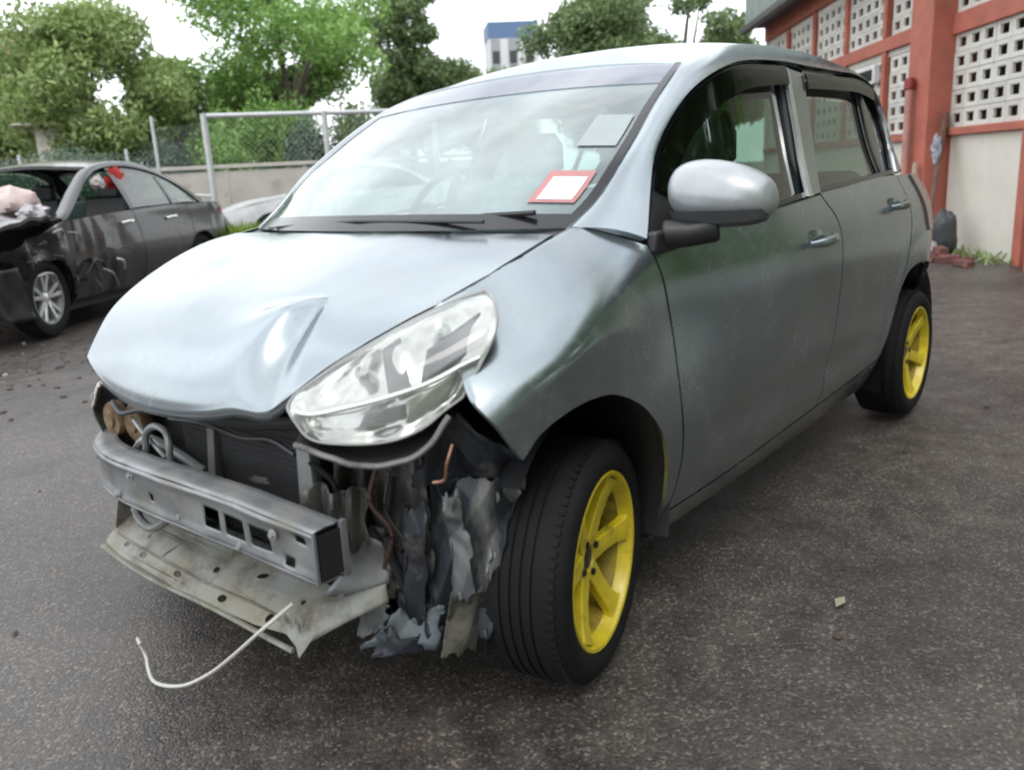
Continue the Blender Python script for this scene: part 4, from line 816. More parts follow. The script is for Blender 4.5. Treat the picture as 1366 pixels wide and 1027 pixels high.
# breeze blocks: a frame 0.30 x 0.20 with a real opening through it
bw, bh, ow, oh_, dp = .294, .194, .175, .095, .035
def ringblock():
    v = []; f = []
    outer = [(-bw/2, -bh/2), (bw/2, -bh/2), (bw/2, bh/2), (-bw/2, bh/2)]; lip_ = [(-ow/2-.008, -oh_/2-.008), (ow/2+.008, -oh_/2-.008), (ow/2+.008, oh_/2+.008), (-ow/2-.008, oh_/2+.008)]; inn_ = [(-ow/2, -oh_/2), (ow/2, -oh_/2), (ow/2, oh_/2), (-ow/2, oh_/2)]
    layers = [(outer, -dp), (outer, 0), (lip_, 0), (inn_, -.008), (inn_, -dp)]
    for poly, y in layers: v += [(p[0], y, p[1]) for p in poly]
    for k in range(4):
        for j in range(4): f.append((k*4+j, (k*4+(j+1) % 4), (k+1)*4+(j+1) % 4, (k+1)*4+j))
    return v, f
rv, rf_ = ringblock(); first = None
def block(x, z):
    global first
    if first is None:
        first = fixn(mesh('breeze_block', rv, rf_, BLOCKM, bld, False)); o = first
    else:
        o = first.copy(); C.objects.link(o); o.parent = bld
    r_ = random.Random(int(x*1000+z*77777)); o.location = (x, -.02+r_.uniform(-.004, .004), z); return o
nb = 0
for r_ in range(5):
    for c in range(7): block(1.045-.30*c, 1.455+.20*r_-.0); nb += 1
for r_ in range(5):
    for c in range(7): block(1.045-.30*c, 2.665+.20*r_*.97); nb += 1
for r_ in range(5):
    for x0 in (2.33, 3.44, 5.04):
        for c in range(3 if x0 == 2.33 else 5): block(x0+.30*c, 1.445+.20*r_); nb += 1
for r_ in range(4):
    for x0, nn_ in ((2.33, 3), (3.44, 5), (5.04, 5), (6.72, 5), (8.42, 5)):
        for c in range(nn_): block(x0+.30*c, 2.71+.20*r_); nb += 1
# cement infill round the block panels
bbox('infill', -1.05, 1.19, -.19, -.06, 1.357, 1.362, CREAM, 0)
for x0, x1, z0, z1 in ((2.17, 3.17, 3.40, 3.482), (3.29, 4.77, 3.40, 3.482), (4.89, 6.44, 3.40, 3.482), (6.56, 8.14, 3.40, 3.482), (8.26, 9.84, 3.40, 3.482), (-1.05, 1.19, 3.555, 3.567)): bbox('infill', x0, x1, -.18, -.025, z0, z1, BLOCKM, 0)
for x0, x1 in ((2.17, 3.17), (3.29, 4.77), (4.89, 6.44)): bbox('infill', x0, x1, -.18, -.025, 2.352, 2.427, BLOCKM, 0)
bbox('blind_panel', 6.56, 9.84, -.18, -.05, 1.34, 2.427, BLOCKM, 0)
# small window unit and grey box on the far part of the wall
wf = bbox('window', 3.45, 4.7, -.02, .06, 2.06, 2.30, mat('white_frame', (.75, .74, .72), .5)); bbox('pane', 3.52, 4.1, .062, .066, 2.10, 2.25, BLACKG, 0, wf)
def fpt(x, y, z): return FP+FE*x+FN*y+Vector((0, 0, z))
# things leaning on and standing by the column
q = MB().tube([(0, 0, 0), (0, 0, 1.88)], .045, 14); dp_ = q.build('standpipe', mat('faded_red_pipe', (.48, .24, .20), .6, dirt=.3)); dp_.location = fpt(1.56, .31, 0); tag(dp_, 'faded red standpipe with dark red cap rising beside the column', 'pipe')
MB().lathe([(0, 1.96), (.05, 1.95), (.062, 1.91), (.062, 1.83), (.05, 1.82)], 16, 'z').build('cap', mat('dark_red', (.26, .03, .03), .5), dp_)
WOOD = mat('weathered_wood', (.17, .09, .06), .8, var=.2, vscale=9, bump=.3)
q = MB().bar((0, 0, 0), (.54, -.36, 1.50), .10, .035, (0, 1, 0)); pk = q.build('wooden_plank', WOOD, None, False, bevel=.004); pk.location = fpt(.60, .42, .01); pk.rotation_euler = (0, 0, TH); tag(pk, 'dark brown plank leaning against the red column', 'plank')
q = MB().bar((0, 0, 0), (.30, -.12, .98), .07, .03, (0, 1, 0)); pk = q.build('wooden_plank', mat('pale_wood', (.42, .36, .25), .8, var=.15, vscale=9, bump=.2), None, False, bevel=.004); pk.location = fpt(1.0, .42, .01); pk.rotation_euler = (0, 0, TH); tag(pk, 'pale yellowish plank leaning beside the dark brown plank', 'plank')
def lump(name, loc, size, m_, label, cat, seed, n_=24, rz=0, noise_=.25, group=None):
    v = []; f = []
    for j in range(n_//2+1):
        for i in range(n_):
            th, ph = math.pi*j/(n_//2), 2*math.pi*i/n_; d = Vector((math.sin(th)*math.cos(ph), math.sin(th)*math.sin(ph), math.cos(th))); k = 1+noise_*noise.noise(d*1.7+Vector((seed, 0, 0)))+noise_*.5*noise.noise(d*4+Vector((0, seed, 0)))
            p = Vector((d.x*size[0]*k, d.y*size[1]*k, max(-.92, d.z*k)*size[2])); v.append(p)
    for j in range(n_//2):
        for i in range(n_): f.append((j*n_+i, (j+1)*n_+i, (j+1)*n_+(i+1) % n_, j*n_+(i+1) % n_))
    o = mesh(name, v, f, m_); o.location = loc; o.rotation_euler = (0, 0, rz); return tag(o, label, cat, group) if label else o
lump('refuse_sack', fpt(.42, .30, .23), (.13, .13, .25), mat('dark_sack', (.05, .058, .06), .5, bump=.4, bscale=20), 'dark grey filled sack slumped at the foot of the red column', 'sack', 3, rz=.4)
lump('crumpled_sheet', fpt(.97, .20, 1.12), (.07, .05, .16), mat('pale_sheet', (.50, .50, .56), .6, col2=(.14, .14, .2), vscale=14), 'crumpled pale bluish plastic sheet hanging on the brown plank', 'sheet', 9, noise_=.6)
lump('cement_bag', fpt(.36, .52, .09), (.20, .13, .10), mat('grey_bag', (.36, .34, .35), .8, dirt=.2), 'flat grey bag lying in front of the dark sack', 'bag', 14, rz=.8)
# broken bricks along the wall foot
BRK = mat('brick_clay', (.20, .075, .06), .85, col2=(.09, .04, .035), vscale=8, bump=.3)
def brickmesh():
    b = MB(); v = [Vector(p) for p in ((-.1, -.05, -.03), (.09, -.05, -.03), (.105, .045, -.03), (-.1, .05, -.03), (-.095, -.05, .03), (.07, -.045, .034), (.085, .05, .026), (-.1, .045, .03))]
    b.add(v, [(0, 3, 2, 1), (4, 5, 6, 7), (0, 1, 5, 4), (1, 2, 6, 5), (2, 3, 7, 6), (3, 0, 4, 7)]); return b
bk0 = brickmesh().build('broken_brick', BRK, None, False, bevel=.006); bk0.location = (0, 0, -5)
spots = [(.02, .62, .03, .3, 1.0), (.22, .52, .03, 1.2, 1.2), (.05, .40, .03, 2.2, .9), (.12, .46, .09, .6, 1.1), (-.16, .50, .03, 1.7, 1.2), (-.34, .38, .03, .1, 1.1), (.70, .62, .03, 2.6, .9), (-.52, .50, .03, .9, 1.0), (-.05, .60, .03, 2.9, .8)]
BLAB = ['broken dark red brick nearest the grey bag in the row along the wall', 'larger broken brick leading the pile out from the wall foot', 'small broken brick under the raised one in the pile', 'broken brick lying raised on top of the others', 'big broken brick at the right of the pile', 'broken brick furthest towards the red strip at the right edge but one', 'lone small broken brick out on the asphalt by the sacks', 'broken brick at the right end of the row by the red strip', 'small broken brick in front of the raised one']
for i, (x, y, z, a, sc) in enumerate(spots):
    o = bk0 if i == 0 else bk0.copy()
    if i: C.objects.link(o)
    o.location = fpt(x, y, z*sc); o.rotation_euler = (.1*math.sin(i*3), .1*math.cos(i*5), a); o.scale = (sc, sc, sc); tag(o, BLAB[i], 'brick', 'broken bricks along the wall')

# ================================================================== VEGETATION
G_OLIVE = leafmat('olive_leaf', (.12, .19, .05), (.38, .48, .17)); G_DARK = leafmat('dark_leaf', (.07, .125, .05), (.27, .36, .14)); G_BRIGHT = leafmat('bright_leaf', (.11, .24, .05), (.34, .52, .14)); G_LIME = leafmat('lime_leaf', (.16, .24, .04), (.30, .38, .09)); G_BLUE = leafmat('grey_green_leaf', (.07, .12, .09), (.17, .24, .17))
BARK = mat('bark', (.13, .11, .085), .9, bump=.5, bscale=20)
CAM = Vector((-1.40, -1.742, 1.123))
def polar(az, dist, z=0.): return Vector((CAM.x+dist*math.cos(R(az)), CAM.y+dist*math.sin(R(az)), z))
LEAF_N, LEAF_S = 3.6, .46
def leaves(name, clumps, n_, size, m_, parent, seed=0, drop=.0):
    n_ = int(n_*LEAF_N)
    """clumps: (centre, radii) ; leaf cards spread in shells of each clump"""
    r = np.random.default_rng(seed); tot = sum(c[1][0]*c[1][1]+c[1][2]*c[1][0] for c in clumps); P = []
    for c, rad in clumps:
        k = int(n_*(rad[0]*rad[1]+rad[2]*rad[0])/tot); d = r.normal(size=(k, 3)); d /= np.linalg.norm(d, axis=1, keepdims=True); q = r.random((k, 1))**.45
        j = np.array([noise.noise(Vector(x*2.3)+Vector((seed, c[0], c[2]))) for x in d])[:, None]
        P.append(np.array(c)+d*q*(1+.35*j)*np.array(rad))
    P = np.concatenate(P); k = len(P); size = size*LEAF_S; a = r.normal(size=(k, 3)); a /= np.linalg.norm(a, axis=1, keepdims=True); b = np.cross(a, r.normal(size=(k, 3))); b /= np.linalg.norm(b, axis=1, keepdims=True)
    s_ = size*(.6+.8*r.random((k, 1))); a = a*s_; b = b*s_*.45
    V = np.stack([P-a, P+b*.9-a*.1, P+a, P-b*.9-a*.1], 1).reshape(-1, 3); F = np.arange(k*4).reshape(-1, 4)
    me = bpy.data.meshes.new(name); me.vertices.add(k*4); me.vertices.foreach_set('co', V.ravel()); me.loops.add(k*4); me.loops.foreach_set('vertex_index', F.ravel()); me.polygons.add(k); me.polygons.foreach_set('loop_start', np.arange(0, k*4, 4)); me.update(); me.validate()
    me.materials.append(m_); return link(name, me, parent)
def tree(label, az, dist, top, rad, base, n_, size, m_, seed, open_=0., nclump=14, trunk_r=.16, name='tree', squash=1.):
    r = random.Random(seed); root = thing(name, label, 'tree', polar(az, dist), 0, None)
    lx = Vector((math.cos(R(az)), math.sin(R(az)), 0)); clumps = []; mid_ = (top+base)/2; hh = (top-base)/2
    for k in range(nclump):
        t = 2*math.pi*r.random(); u = r.uniform(-1, 1); w = math.sqrt(max(.05, 1-u*u))*rad*r.uniform(.35, .85); c = (w*math.cos(t), w*math.sin(t), mid_+u*hh*.8); s_ = rad*r.uniform(.24, .44)*(1-.35*open_); clumps.append((c, (s_, s_, s_*.75*squash)))
    if open_ < .5: clumps.append(((0, 0, mid_), (rad*.6, rad*.6, hh*.75)))
    leaves('crown', clumps, n_, size, m_, root, seed)
    tk = MB(); tk.tube(resample([(0, 0, -.1), (.05*rad, .03*rad, base*.6), (0, .05*rad, mid_), (.03*rad, 0, mid_+hh*.6)], 12), [trunk_r*(1-.07*i) for i in range(12)], 8)
    for c, s_ in clumps[:10]:
        st = Vector((0, .03*rad, base*.7+(c[2]-base)*.35)); tk.tube(resample([st, (st+Vector(c))/2+Vector((0, 0, .1*rad)), c], 7), [trunk_r*.42*(1-.12*i) for i in range(7)], 5)
    tk.build('trunk', BARK, root); return root
tree('broad olive green tree behind the wrecked dark sedan', 64.6, 21, 4.9, 2.6, 1.6, 9000, .16, G_OLIVE, 3, .55, 40)
tree('low dull green tree between the broad olive tree and the tall feathery tree', 60.0, 24, 4.3, 1.9, 1.6, 8000, .16, G_OLIVE, 5, 0, 12)
tree('tall feathery bright green tree with sky showing through its crown', 53.0, 23, 6.8, 3.3, 2.9, 5200, .17, G_BRIGHT, 8, .9, 30)
tree('dark round tree under the feathery bright green crown', 54.6, 26, 4.6, 2.0, 1.6, 8000, .17, G_DARK, 13, 0, 12)
tree('slender dark tree with a narrow pointed top above the fence rail', 45.5, 27, 7.6, 1.3, 3.0, 3800, .18, G_DARK, 21, .3, 44)
tree('bushy dark green tree sloping down towards the white tower', 44.3, 29, 5.0, 2.1, 2.0, 8000, .18, G_DARK, 22, .4, 26)
tree('dense rounded dark tree beside the white tower above the car roof', 33.0, 27, 6.6, 2.6, 1.6, 12000, .18, G_DARK, 31, .3, 36)
tree('thin open tree with scattered leaf clumps left of the workshop roof', 27.6, 24, 5.7, 2.0, 2.0, 3000, .17, G_DARK, 37, .9, 22)
tree('small lime green tree touching the workshop eave', 25.4, 27, 4.7, 1.5, 1.8, 3500, .17, G_LIME, 41, .5, 16)
tree('big dark tree filling the left edge of the picture behind the sedan', 70.0, 26, 4.6, 2.2, 1.2, 8000, .17, G_OLIVE, 43, .2, 12)
tree('tall dark tree showing through the hatchback windscreen', 40.0, 34, 5.0, 2.6, 1.0, 8000, .2, G_DARK, 47, .2, 12)
def shrub(label, az, dist, zt_, w_, n_, m_, seed, size=.10):
    root = thing('shrub', label, 'shrub', polar(az, dist)); r = random.Random(seed)
    cl_ = [((r.uniform(-w_, w_)*.8, r.uniform(-w_, w_)*.5, zt_*r.uniform(.35, .8)), (w_*.45, w_*.4, zt_*.3)) for _ in range(7)]
    leaves('foliage', cl_, n_, size, m_, root, seed)
    sm = MB(); 
    for c, _ in cl_: sm.tube(resample([(c[0]*.2, c[1]*.2, 0), (c[0]*.6, c[1]*.6, c[2]*.6), c], 6), .02, 5)
    sm.build('stem', BARK, root); return root
shrub('bright green shrub behind the fence right of its corner post', 55.5, 20.5, 2.85, 1.5, 4200, G_BRIGHT, 51, .12)
shrub('bluish green shrub behind the fence beside the windscreen edge', 51.5, 20.5, 2.6, 1.2, 3400, G_BLUE, 52, .12)
shrub('dark shrub behind the fence below the bushy sloping tree', 48.3, 21.0, 2.7, 1.2, 3000, G_DARK, 53, .12)
shrub('grey green clipped shrub at the left edge above the sedan roof', 68.6, 14, 1.95, 1.3, 4500, G_BLUE, 54, .07)
shrub('dull green shrub behind the fence left of its corner post', 60.2, 20.0, 2.2, 1.5, 3500, G_BLUE, 55, .1)
cl_ = []; r = random.Random(77)
for k in range(46):
    a = R(-150+140*k/45+r.uniform(-3, 3)); d = r.uniform(9.5, 12.5); cl_.append(((.8+d*math.cos(a), d*math.sin(a), r.uniform(1.0, 6.5)), (1.7, 1.7, 1.5)))
for k in range(44):
    a = R(-100+88*k/43+r.uniform(-3, 3)); d = r.uniform(9.0, 12.0); cl_.append(((.8+d*math.cos(a), d*math.sin(a), r.uniform(5.5, 9.0)), (1.9, 1.9, 1.7)))
o = leaves('woodland', cl_, 42000, .30, G_BRIGHT, None, 71); o['kind'] = 'stuff'; o['label'] = 'dark belt of trees across the yard, mirrored in the car side'
gt = MB(); r = random.Random(5)
GRM = leafmat('weed_blade', (.13, .24, .02), (.28, .40, .05))
for k in range(1800):
    a = R(r.uniform(54.6, 58.6)); d = r.uniform(10.7, 12.6); p = Vector((CAM.x+d*math.cos(a), CAM.y+d*math.sin(a), 0)); h = r.uniform(.3, .72); t = r.uniform(0, 6.28); w_ = Vector((math.cos(t), math.sin(t), 0))*.018; le = Vector((r.uniform(-.25, .25), r.uniform(-.25, .25), 0))
    gt.add([p-w_, p+w_, p+le*.4+w_*.8+Vector((0, 0, h*.6)), p+le+Vector((0, 0, h)), p+le*.4-w_*.8+Vector((0, 0, h*.6))], [(0, 1, 2, 3, 4)])
o = gt.build('tall_grass', GRM, None, False); o['kind'] = 'stuff'; o['label'] = 'bright yellow green tall grass beside the sedan boot'; 
wd = MB(); 
for k in range(80):
    x = r.gauss(.1, .38); p = fpt(x, r.uniform(.02, .30), 0); h = r.uniform(.03, .13); t = r.uniform(0, 6.28); w_ = Vector((math.cos(t), math.sin(t), 0))*.010; le = Vector((r.uniform(-.08, .08), r.uniform(-.08, .08), 0))
    wd.add([p-w_, p+w_, p+le+w_*1.4+Vector((0, 0, h*.7)), p+le*1.4+Vector((0, 0, h)), p+le-w_*1.4+Vector((0, 0, h*.7))], [(0, 1, 2, 3, 4)])
o = wd.build('weeds', G_OLIVE, None, False); o['kind'] = 'stuff'; o['label'] = 'low weeds growing along the foot of the cream wall'

# ================================================================== FENCE, WALL, TOWER
GALV = mat('galvanised_pipe', (.52, .53, .53), .5, .3, var=.08, dirt=.15, dcol=(.3, .28, .25))
fnc = thing('chain_link_fence', 'galvanised chain link fence on pipe posts with a tall corner post', 'fence')
def fline(a, b, ht0, ht1, posts, rails=(1.,), thin=False):
    a, b = Vector(a), Vector(b); d = b-a
    for t in posts: 
        p = a+d*t; MB().tube([p-Vector((0, 0, .1)), p+Vector((0, 0, ht0+(ht1-ht0)*t+.03))], .045 if not thin else .025, 10).build('post', GALV, fnc)
    for k in rails: MB().tube([a+Vector((0, 0, ht0*k)), b+Vector((0, 0, ht1*k))], .035 if not thin else .02, 8).build('rail', GALV, fnc)
    n_ = d.normalized(); Ln_ = d.length; mb = MB(); st = .085; H = min(ht0, ht1)-.03; k = 0; x = -H
    while x < Ln_:
        for sg in (1, -1):
            x0, z0, x1, z1 = (x, 0., x+H, H) if sg == 1 else (x, H, x+H, 0.)
            if x0 < 0: z0 += sg*(-x0); x0 = 0
            if x1 > Ln_: z1 -= sg*(x1-Ln_); x1 = Ln_
            if x1-x0 > .02:
                p, q = a+n_*x0+Vector((0, 0, z0+.02)), a+n_*x1+Vector((0, 0, z1+.02)); w_ = Vector((0, 0, .0013)); mb.add([p-w_, q-w_, q+w_, p+w_], [(0, 1, 2, 3)])
        x += st
    o = mb.build('wire_mesh', GALV, fnc, False); o['kind'] = 'stuff'
FC = polar(58.3, 13.0); fline(FC, polar(44.0, 13.6), 2.12, 2.13, (0, .5, 1.), (1.,))
fline(FC, polar(61.3, 14.2), 2.05, 2.20, (1.,), (.5,), True); fline(polar(61.3, 14.2), polar(74, 16), 1.75, 1.75, (.12, .55, 1.), (.5,), True)
CONC = mat('aged_concrete', (.46, .43, .38), .85, var=.1, vscale=2, dirt=.3, dcol=(.20, .19, .16), dscale=1.5, bump=.3)
wa, wb_ = polar(67, 18.0), polar(36, 19.0); d = wb_-wa; cw_ = thing('boundary_wall', 'low weathered concrete wall with a coping behind the chain link fence', 'wall', wa, math.atan2(d.y, d.x)); Ln_ = d.length; k = int(Ln_/1.5)
for i in range(k): MB().box((1.5*i+.75, 0, .72), (1.485, .12, 1.46)).build('panel', CONC, cw_, False, bevel=.01)
for i in range(k+1): MB().box((1.5*i, 0, .74), (.07, .15, 1.48)).build('pier', CONC, cw_, False, bevel=.01)
MB().box((k*.75, 0, 1.535), (k*1.5, .22, .07)).build('coping', CONC, cw_, False, bevel=.01)
TWH = mat('tower_white', (.56, .57, .57), .7, var=.04, vscale=.2); TGR = mat('tower_grey', (.30, .31, .33), .6); TBL = mat('tower_blue', (.10, .17, .30), .6)
tp_ = polar(38.75, 154); tw = thing('tower_block', 'far white tower block with grey window strips and a blue top', 'building', tp_, R(38.35+8))
def tbox(name, x0, x1, y0, y1, z0, z1, m_, par=tw): return MB().box(((x0+x1)/2, (y0+y1)/2, (z0+z1)/2), (x1-x0, y1-y0, z1-z0)).build(name, m_, par, False)
tbox('wall', -4, 4, -4.2, 4.2, -1, 23.0, TWH); tbox('roof_storey', -4.05, 4.05, -4.25, 4.25, 23.0, 25.6, TBL)
for y in (3.1, .2, -2.6):
    st_ = tbox('window_strip', -4.12, -4.002, y-.75, y+.75, .5, 22.9, TGR)
    for k in range(7): tbox('pane', -4.16, -4.122, y-.6, y+.6, 1+3*k, 3+3*k, BLACKG, st_)
for y in (2.2, -1.6):
    st_ = tbox('window_strip', y-.75, y+.75, -4.32, -4.202, .5, 22.9, TGR)
    for k in range(7): tbox('pane', y-.6, y+.6, -4.36, -4.322, 1+3*k, 3+3*k, BLACKG, st_)
# houses glimpsed between the trees on the left
def house(label, az, dist, w_, z1, m_, rows, cols, roofc, rz=0):
    h = thing('house', label, 'house', polar(az, dist), R(az)+rz)
    wl_ = MB().box((0, 0, z1/2-.5), (w_, w_, z1+1)).build('wall', m_, h, False)
    rfm = MB(); e = w_/2+.4; rfm.add([(-e, -e, z1), (e, -e, z1), (e, e, z1), (-e, e, z1), (0, -e*.4, z1+w_*.22), (0, e*.4, z1+w_*.22)], [(0, 3, 5, 4), (1, 4, 5, 2), (0, 4, 1), (2, 5, 3), (0, 1, 2, 3)]); rfm.build('roof', roofc, h, False)
    for i in range(rows):
        for j in range(cols):
            y = (j-(cols-1)/2)*w_/cols; z = z1*(i+.55)/rows; fr_ = MB().box((-w_/2-.02, y, z), (.06, w_/cols*.55, z1/rows*.5)).build('window', TWH, h, False); MB().box((-w_/2-.06, y, z), (.03, w_/cols*.45, z1/rows*.42)).build('pane', BLACKG, fr_, False)
PINK = mat('pink_render', (.62, .44, .38), .8); CRM = mat('pale_render', (.72, .68, .58), .8); TILE = mat('roof_tile', (.25, .12, .09), .8)
house('pinkish house showing above the trees at the upper left edge', 69.4, 48, 7, 7.2, PINK, 2, 3, TILE)
house('small cream outbuilding under the broad olive tree above the sedan roof', 66.3, 20.6, .95, 2.55, CRM, 1, 1, CRM)

# ================================================================== SEDANS
def sedan(name, label, paint, loc, rz, wreck, group=None):
    t = thing(name, label, 'car', loc, rz, group)
    zz = np.array([.2, .28, .4, .55, .7, .82, .92, 1.0, 1.2, 1.42]); yy = np.array([.78, .84, .875, .895, .89, .875, .86, .835, .735, .60])
    def Ws(x, z): return np.interp(z, zz, yy)-np.where(x < -.25, .55*(np.minimum(x, -.25)+.25)**2, 0)-np.where(x > 2.95, .35*(np.maximum(x, 2.95)-2.95)**2, 0)
    def sg(g2, s, ins=0, dent=0):
        x, z = g2[..., 0], g2[..., 1]; y = Ws(x, z)-ins
        if dent:
            d_ = np.array([[noise.noise(Vector((a*4, b*4, 2)))*.05-.05*abs(noise.noise(Vector((a*6, b*6, 7)))) for a, b in zip(ra, rb)] for ra, rb in zip(x, z)]); y = y+.5*d_*dent*np.exp(-((x-.75)/.55)**2-((z-.5)/.35)**2)
        return np.stack([x, s*y, z], -1)
    af = [(.36*math.cos(a), .33+.36*math.sin(a)) for a in np.linspace(R(172), R(-12), 14)]; ar = [(2.7+.36*math.cos(a), .33+.36*math.sin(a)) for a in np.linspace(R(192), R(8), 14)]
    for s in (-1, 1):
        out = (0, s, 0); dn = 1. if (wreck and s < 0) else 0
        fe = coons(af, [(-.78, .70), (-.4, .80), (.1, .885), (.47, .93)], [af[0], (-.6, .42), (-.78, .70)], [af[-1], (.40, .55), (.47, .93)], 24, 14)
        G_ = sg(fe, s); 
        if dn: G_[..., 2] += np.array([[.10*noise.noise(Vector(p)*4)-.03 for p in rw] for rw in G_])*np.clip((.35-fe[..., 0])/.4, 0, 1); G_[..., 1] += np.array([[.16*noise.noise(Vector(p)*3.3+Vector((4, 4, 4))) for p in rw] for rw in G_])*np.clip((.3-fe[..., 0])/.3, 0, 1)
        gridmesh('fender', G_, paint, t, out, flange=.03, fdir=(0, -s, 0))
        d1 = gridmesh('door', sg(coons([(.41, .25), (1.47, .25)], [(.48, .93), (1.0, .955), (1.45, .97)], [(.41, .25), (.41, .55), (.48, .93)], [(1.47, .25), (1.50, .6), (1.45, .97)], 24, 14), s, 0, dn), paint, t, out, flange=.03, fdir=(0, -s, 0))
        d2 = gridmesh('door', sg(coons([(1.48, .25), (2.28, .27)], [(1.46, .97), (2.0, .985), (2.50, .99)], [(1.48, .25), (1.51, .6), (1.46, .97)], [(2.28, .27), (2.36, .5), (2.52, .70), (2.50, .99)], 20, 14), s), paint, t, out, flange=.03, fdir=(0, -s, 0))
        gridmesh('quarter_panel', sg(coons(ar, [(2.51, .99), (3.0, .985), (3.55, .95)], [ar[0], (2.38, .52), (2.53, .70), (2.51, .99)], [ar[-1], (3.5, .36), (3.72, .6), (3.55, .95)], 24, 14), s), paint, t, out, flange=.03, fdir=(0, -s, 0))
        gridmesh('sill', sg(coons([(.36, .17), (2.34, .18)], [(.40, .243), (2.30, .255)], [(.36, .17), (.40, .243)], [(2.34, .18), (2.30, .255)], 12, 4), s), BLACKP, t, out, flange=.05, fdir=(0, -s, 0))
        for dd, hx in ((d1, 1.30), (d2, 2.12)): 
            q = MB(); q.tube(resample([(hx-.11, s*(float(Ws(hx, .86))+.005), .855), (hx, s*(float(Ws(hx, .86))+.045), .868), (hx+.11, s*(float(Ws(hx, .86))+.005), .875)], 10), .016, 8); q.build('handle', CHROME, dd)
        # pillars and roof rail
        ou = resample([(.42, .935), (.72, 1.10), (1.10, 1.30), (1.45, 1.385), (1.90, 1.39), (2.30, 1.32), (2.62, 1.17), (2.86, .995)], 40)
        inn_ = resample([(.46, .74, .96), (.90, .63, 1.22), (1.22, .575, 1.385), (1.6, .55, 1.44), (2.05, .56, 1.435), (2.42, .58, 1.36), (2.78, .66, 1.17), (3.10, .74, 1.01)], 40)
        O_ = np.stack([ou[:, 0], s*Ws(ou[:, 0], ou[:, 1]), ou[:, 1]], 1); I_ = np.stack([inn_[:, 0], s*inn_[:, 1], inn_[:, 2]], 1); w_ = np.linspace(0, 1, 6)[:, None, None]
        gridmesh('roof_rail', (1-w_)*O_[None]+w_*I_[None]+4*w_*(1-w_)*np.array([0, s*.012, .014]), paint, t, (0, s, .6), flange=.03, fdir=(0, -s, -.3))
        fwin = coons([(.56, .955), (1.44, .985)], [(.93, 1.20), (1.12, 1.295), (1.30, 1.345), (1.46, 1.37)], [(.56, .955), (.93, 1.20)], [(1.44, .985), (1.46, 1.37)], 14, 8)
        if not (wreck and s < 0): gridmesh('side_window', sg(fwin, s, .02), GL_SIDE, t, out)
        gridmesh('side_window', sg(coons([(1.54, .99), (2.74, 1.01)], [(1.54, 1.37), (1.90, 1.37), (2.28, 1.30), (2.55, 1.18)], [(1.54, .99), (1.54, 1.37)], [(2.74, 1.01), (2.55, 1.18)], 14, 8), s, .02), GL_SIDE, t, out)
        gridmesh('window_divider', sg(coons([(1.45, .98), (1.53, .985)], [(1.46, 1.375), (1.54, 1.378)], [(1.45, .98), (1.46, 1.375)], [(1.53, .985), (1.54, 1.378)], 3, 8), s, .008), BLACKG, t, out)
        gridmesh('window_divider', sg(coons([(2.26, 1.0), (2.30, 1.0)], [(2.25, 1.30), (2.28, 1.295)], [(2.26, 1.0), (2.25, 1.30)], [(2.30, 1.0), (2.28, 1.295)], 3, 6), s, .008), BLACKG, t, out)
        gridmesh('tail_light', np.array([[(3.40+.30*u, s*(float(Ws(3.40+.30*u, .9))+.012), .80+.12*v) for u in np.linspace(0, 1, 6)] for v in np.linspace(0, 1, 4)]), mat('red_lens', (.55, .05, .04), .2), t, out, flange=.02)
        for cx in (0, 2.7):
            w_ = bpy.data.objects.new('wheel', None); C.objects.link(w_); w_.parent = t; w_.location = (cx, s*.775, .325); w_.rotation_euler = (0, 0, (R(6) if cx == 0 else 0)+(math.pi if s > 0 else 0))
            fixn(flipy(MB().lathe([(.215, .085), (.235, .098), (.27, .102), (.305, .095), (.32, .075), (.325, .05), (.325, -.05), (.30, -.09), (.215, -.085)], 48)).build('tyre', RUBBER, w_))
            rim_ = fixn(flipy(MB().lathe([(.205, .09), (.216, .092), (.218, .08), (.195, .06), (.185, .0), (.0, -.01)], 40)).build('rim', SILVERT if False else STEEL, w_))
            for k in range(5):
                for dl_ in (-.17, .17):
                    a = 2*math.pi*k/5+dl_*.9+.3; a2 = 2*math.pi*k/5+dl_*1.35+.3; mb = MB(); mb.bar((.045*math.cos(a), -.055, .045*math.sin(a)), (.205*math.cos(a2), -.072, .205*math.sin(a2)), .034, .03, (0, 1, 0)); mb.build('spoke', SILVERT, w_, False, bevel=.005)
            flipy(MB().lathe([(0, .075), (.04, .07), (.055, .055), (.055, .02)], 20)).build('hub_cap', SILVERT, w_)
            wv = MB(); aa = np.linspace(R(-15), R(195), 16); vv_ = [(cx+r__*math.cos(k), s*y_, .33+r__*math.sin(k)) for k in aa for y_, r__ in ((.84, .37), (.5, .37), (.45, .1))]
            mesh('wheel_liner', vv_, [(i*3+j, i*3+3+j, i*3+4+j, i*3+1+j) for i in range(15) for j in range(2)], DARK, t)
    bo = coons([(-.72, -.70, .72), (-.84, 0, .72), (-.72, .70, .72)], [(.46, -.74, .945), (.36, 0, .97), (.46, .74, .945)], [(-.72, -.70, .72), (-.3, -.78, .86), (.46, -.74, .945)], [(-.72, .70, .72), (-.3, .78, .86), (.46, .74, .945)], 30, 26)
    if wreck:
        dz = np.array([[.07*noise.noise(Vector((p[0]*3.2, p[1]*3.2, 5)))-.07*abs(noise.noise(Vector((p[0]*4.5, p[1]*4.5, 1))))+.08 for p in rw] for rw in bo]); bo[..., 2] += dz*np.clip((.50-bo[..., 0])/.35, 0, 1)
    gridmesh('bonnet', bo, paint, t, (0, 0, 1), flange=.03)
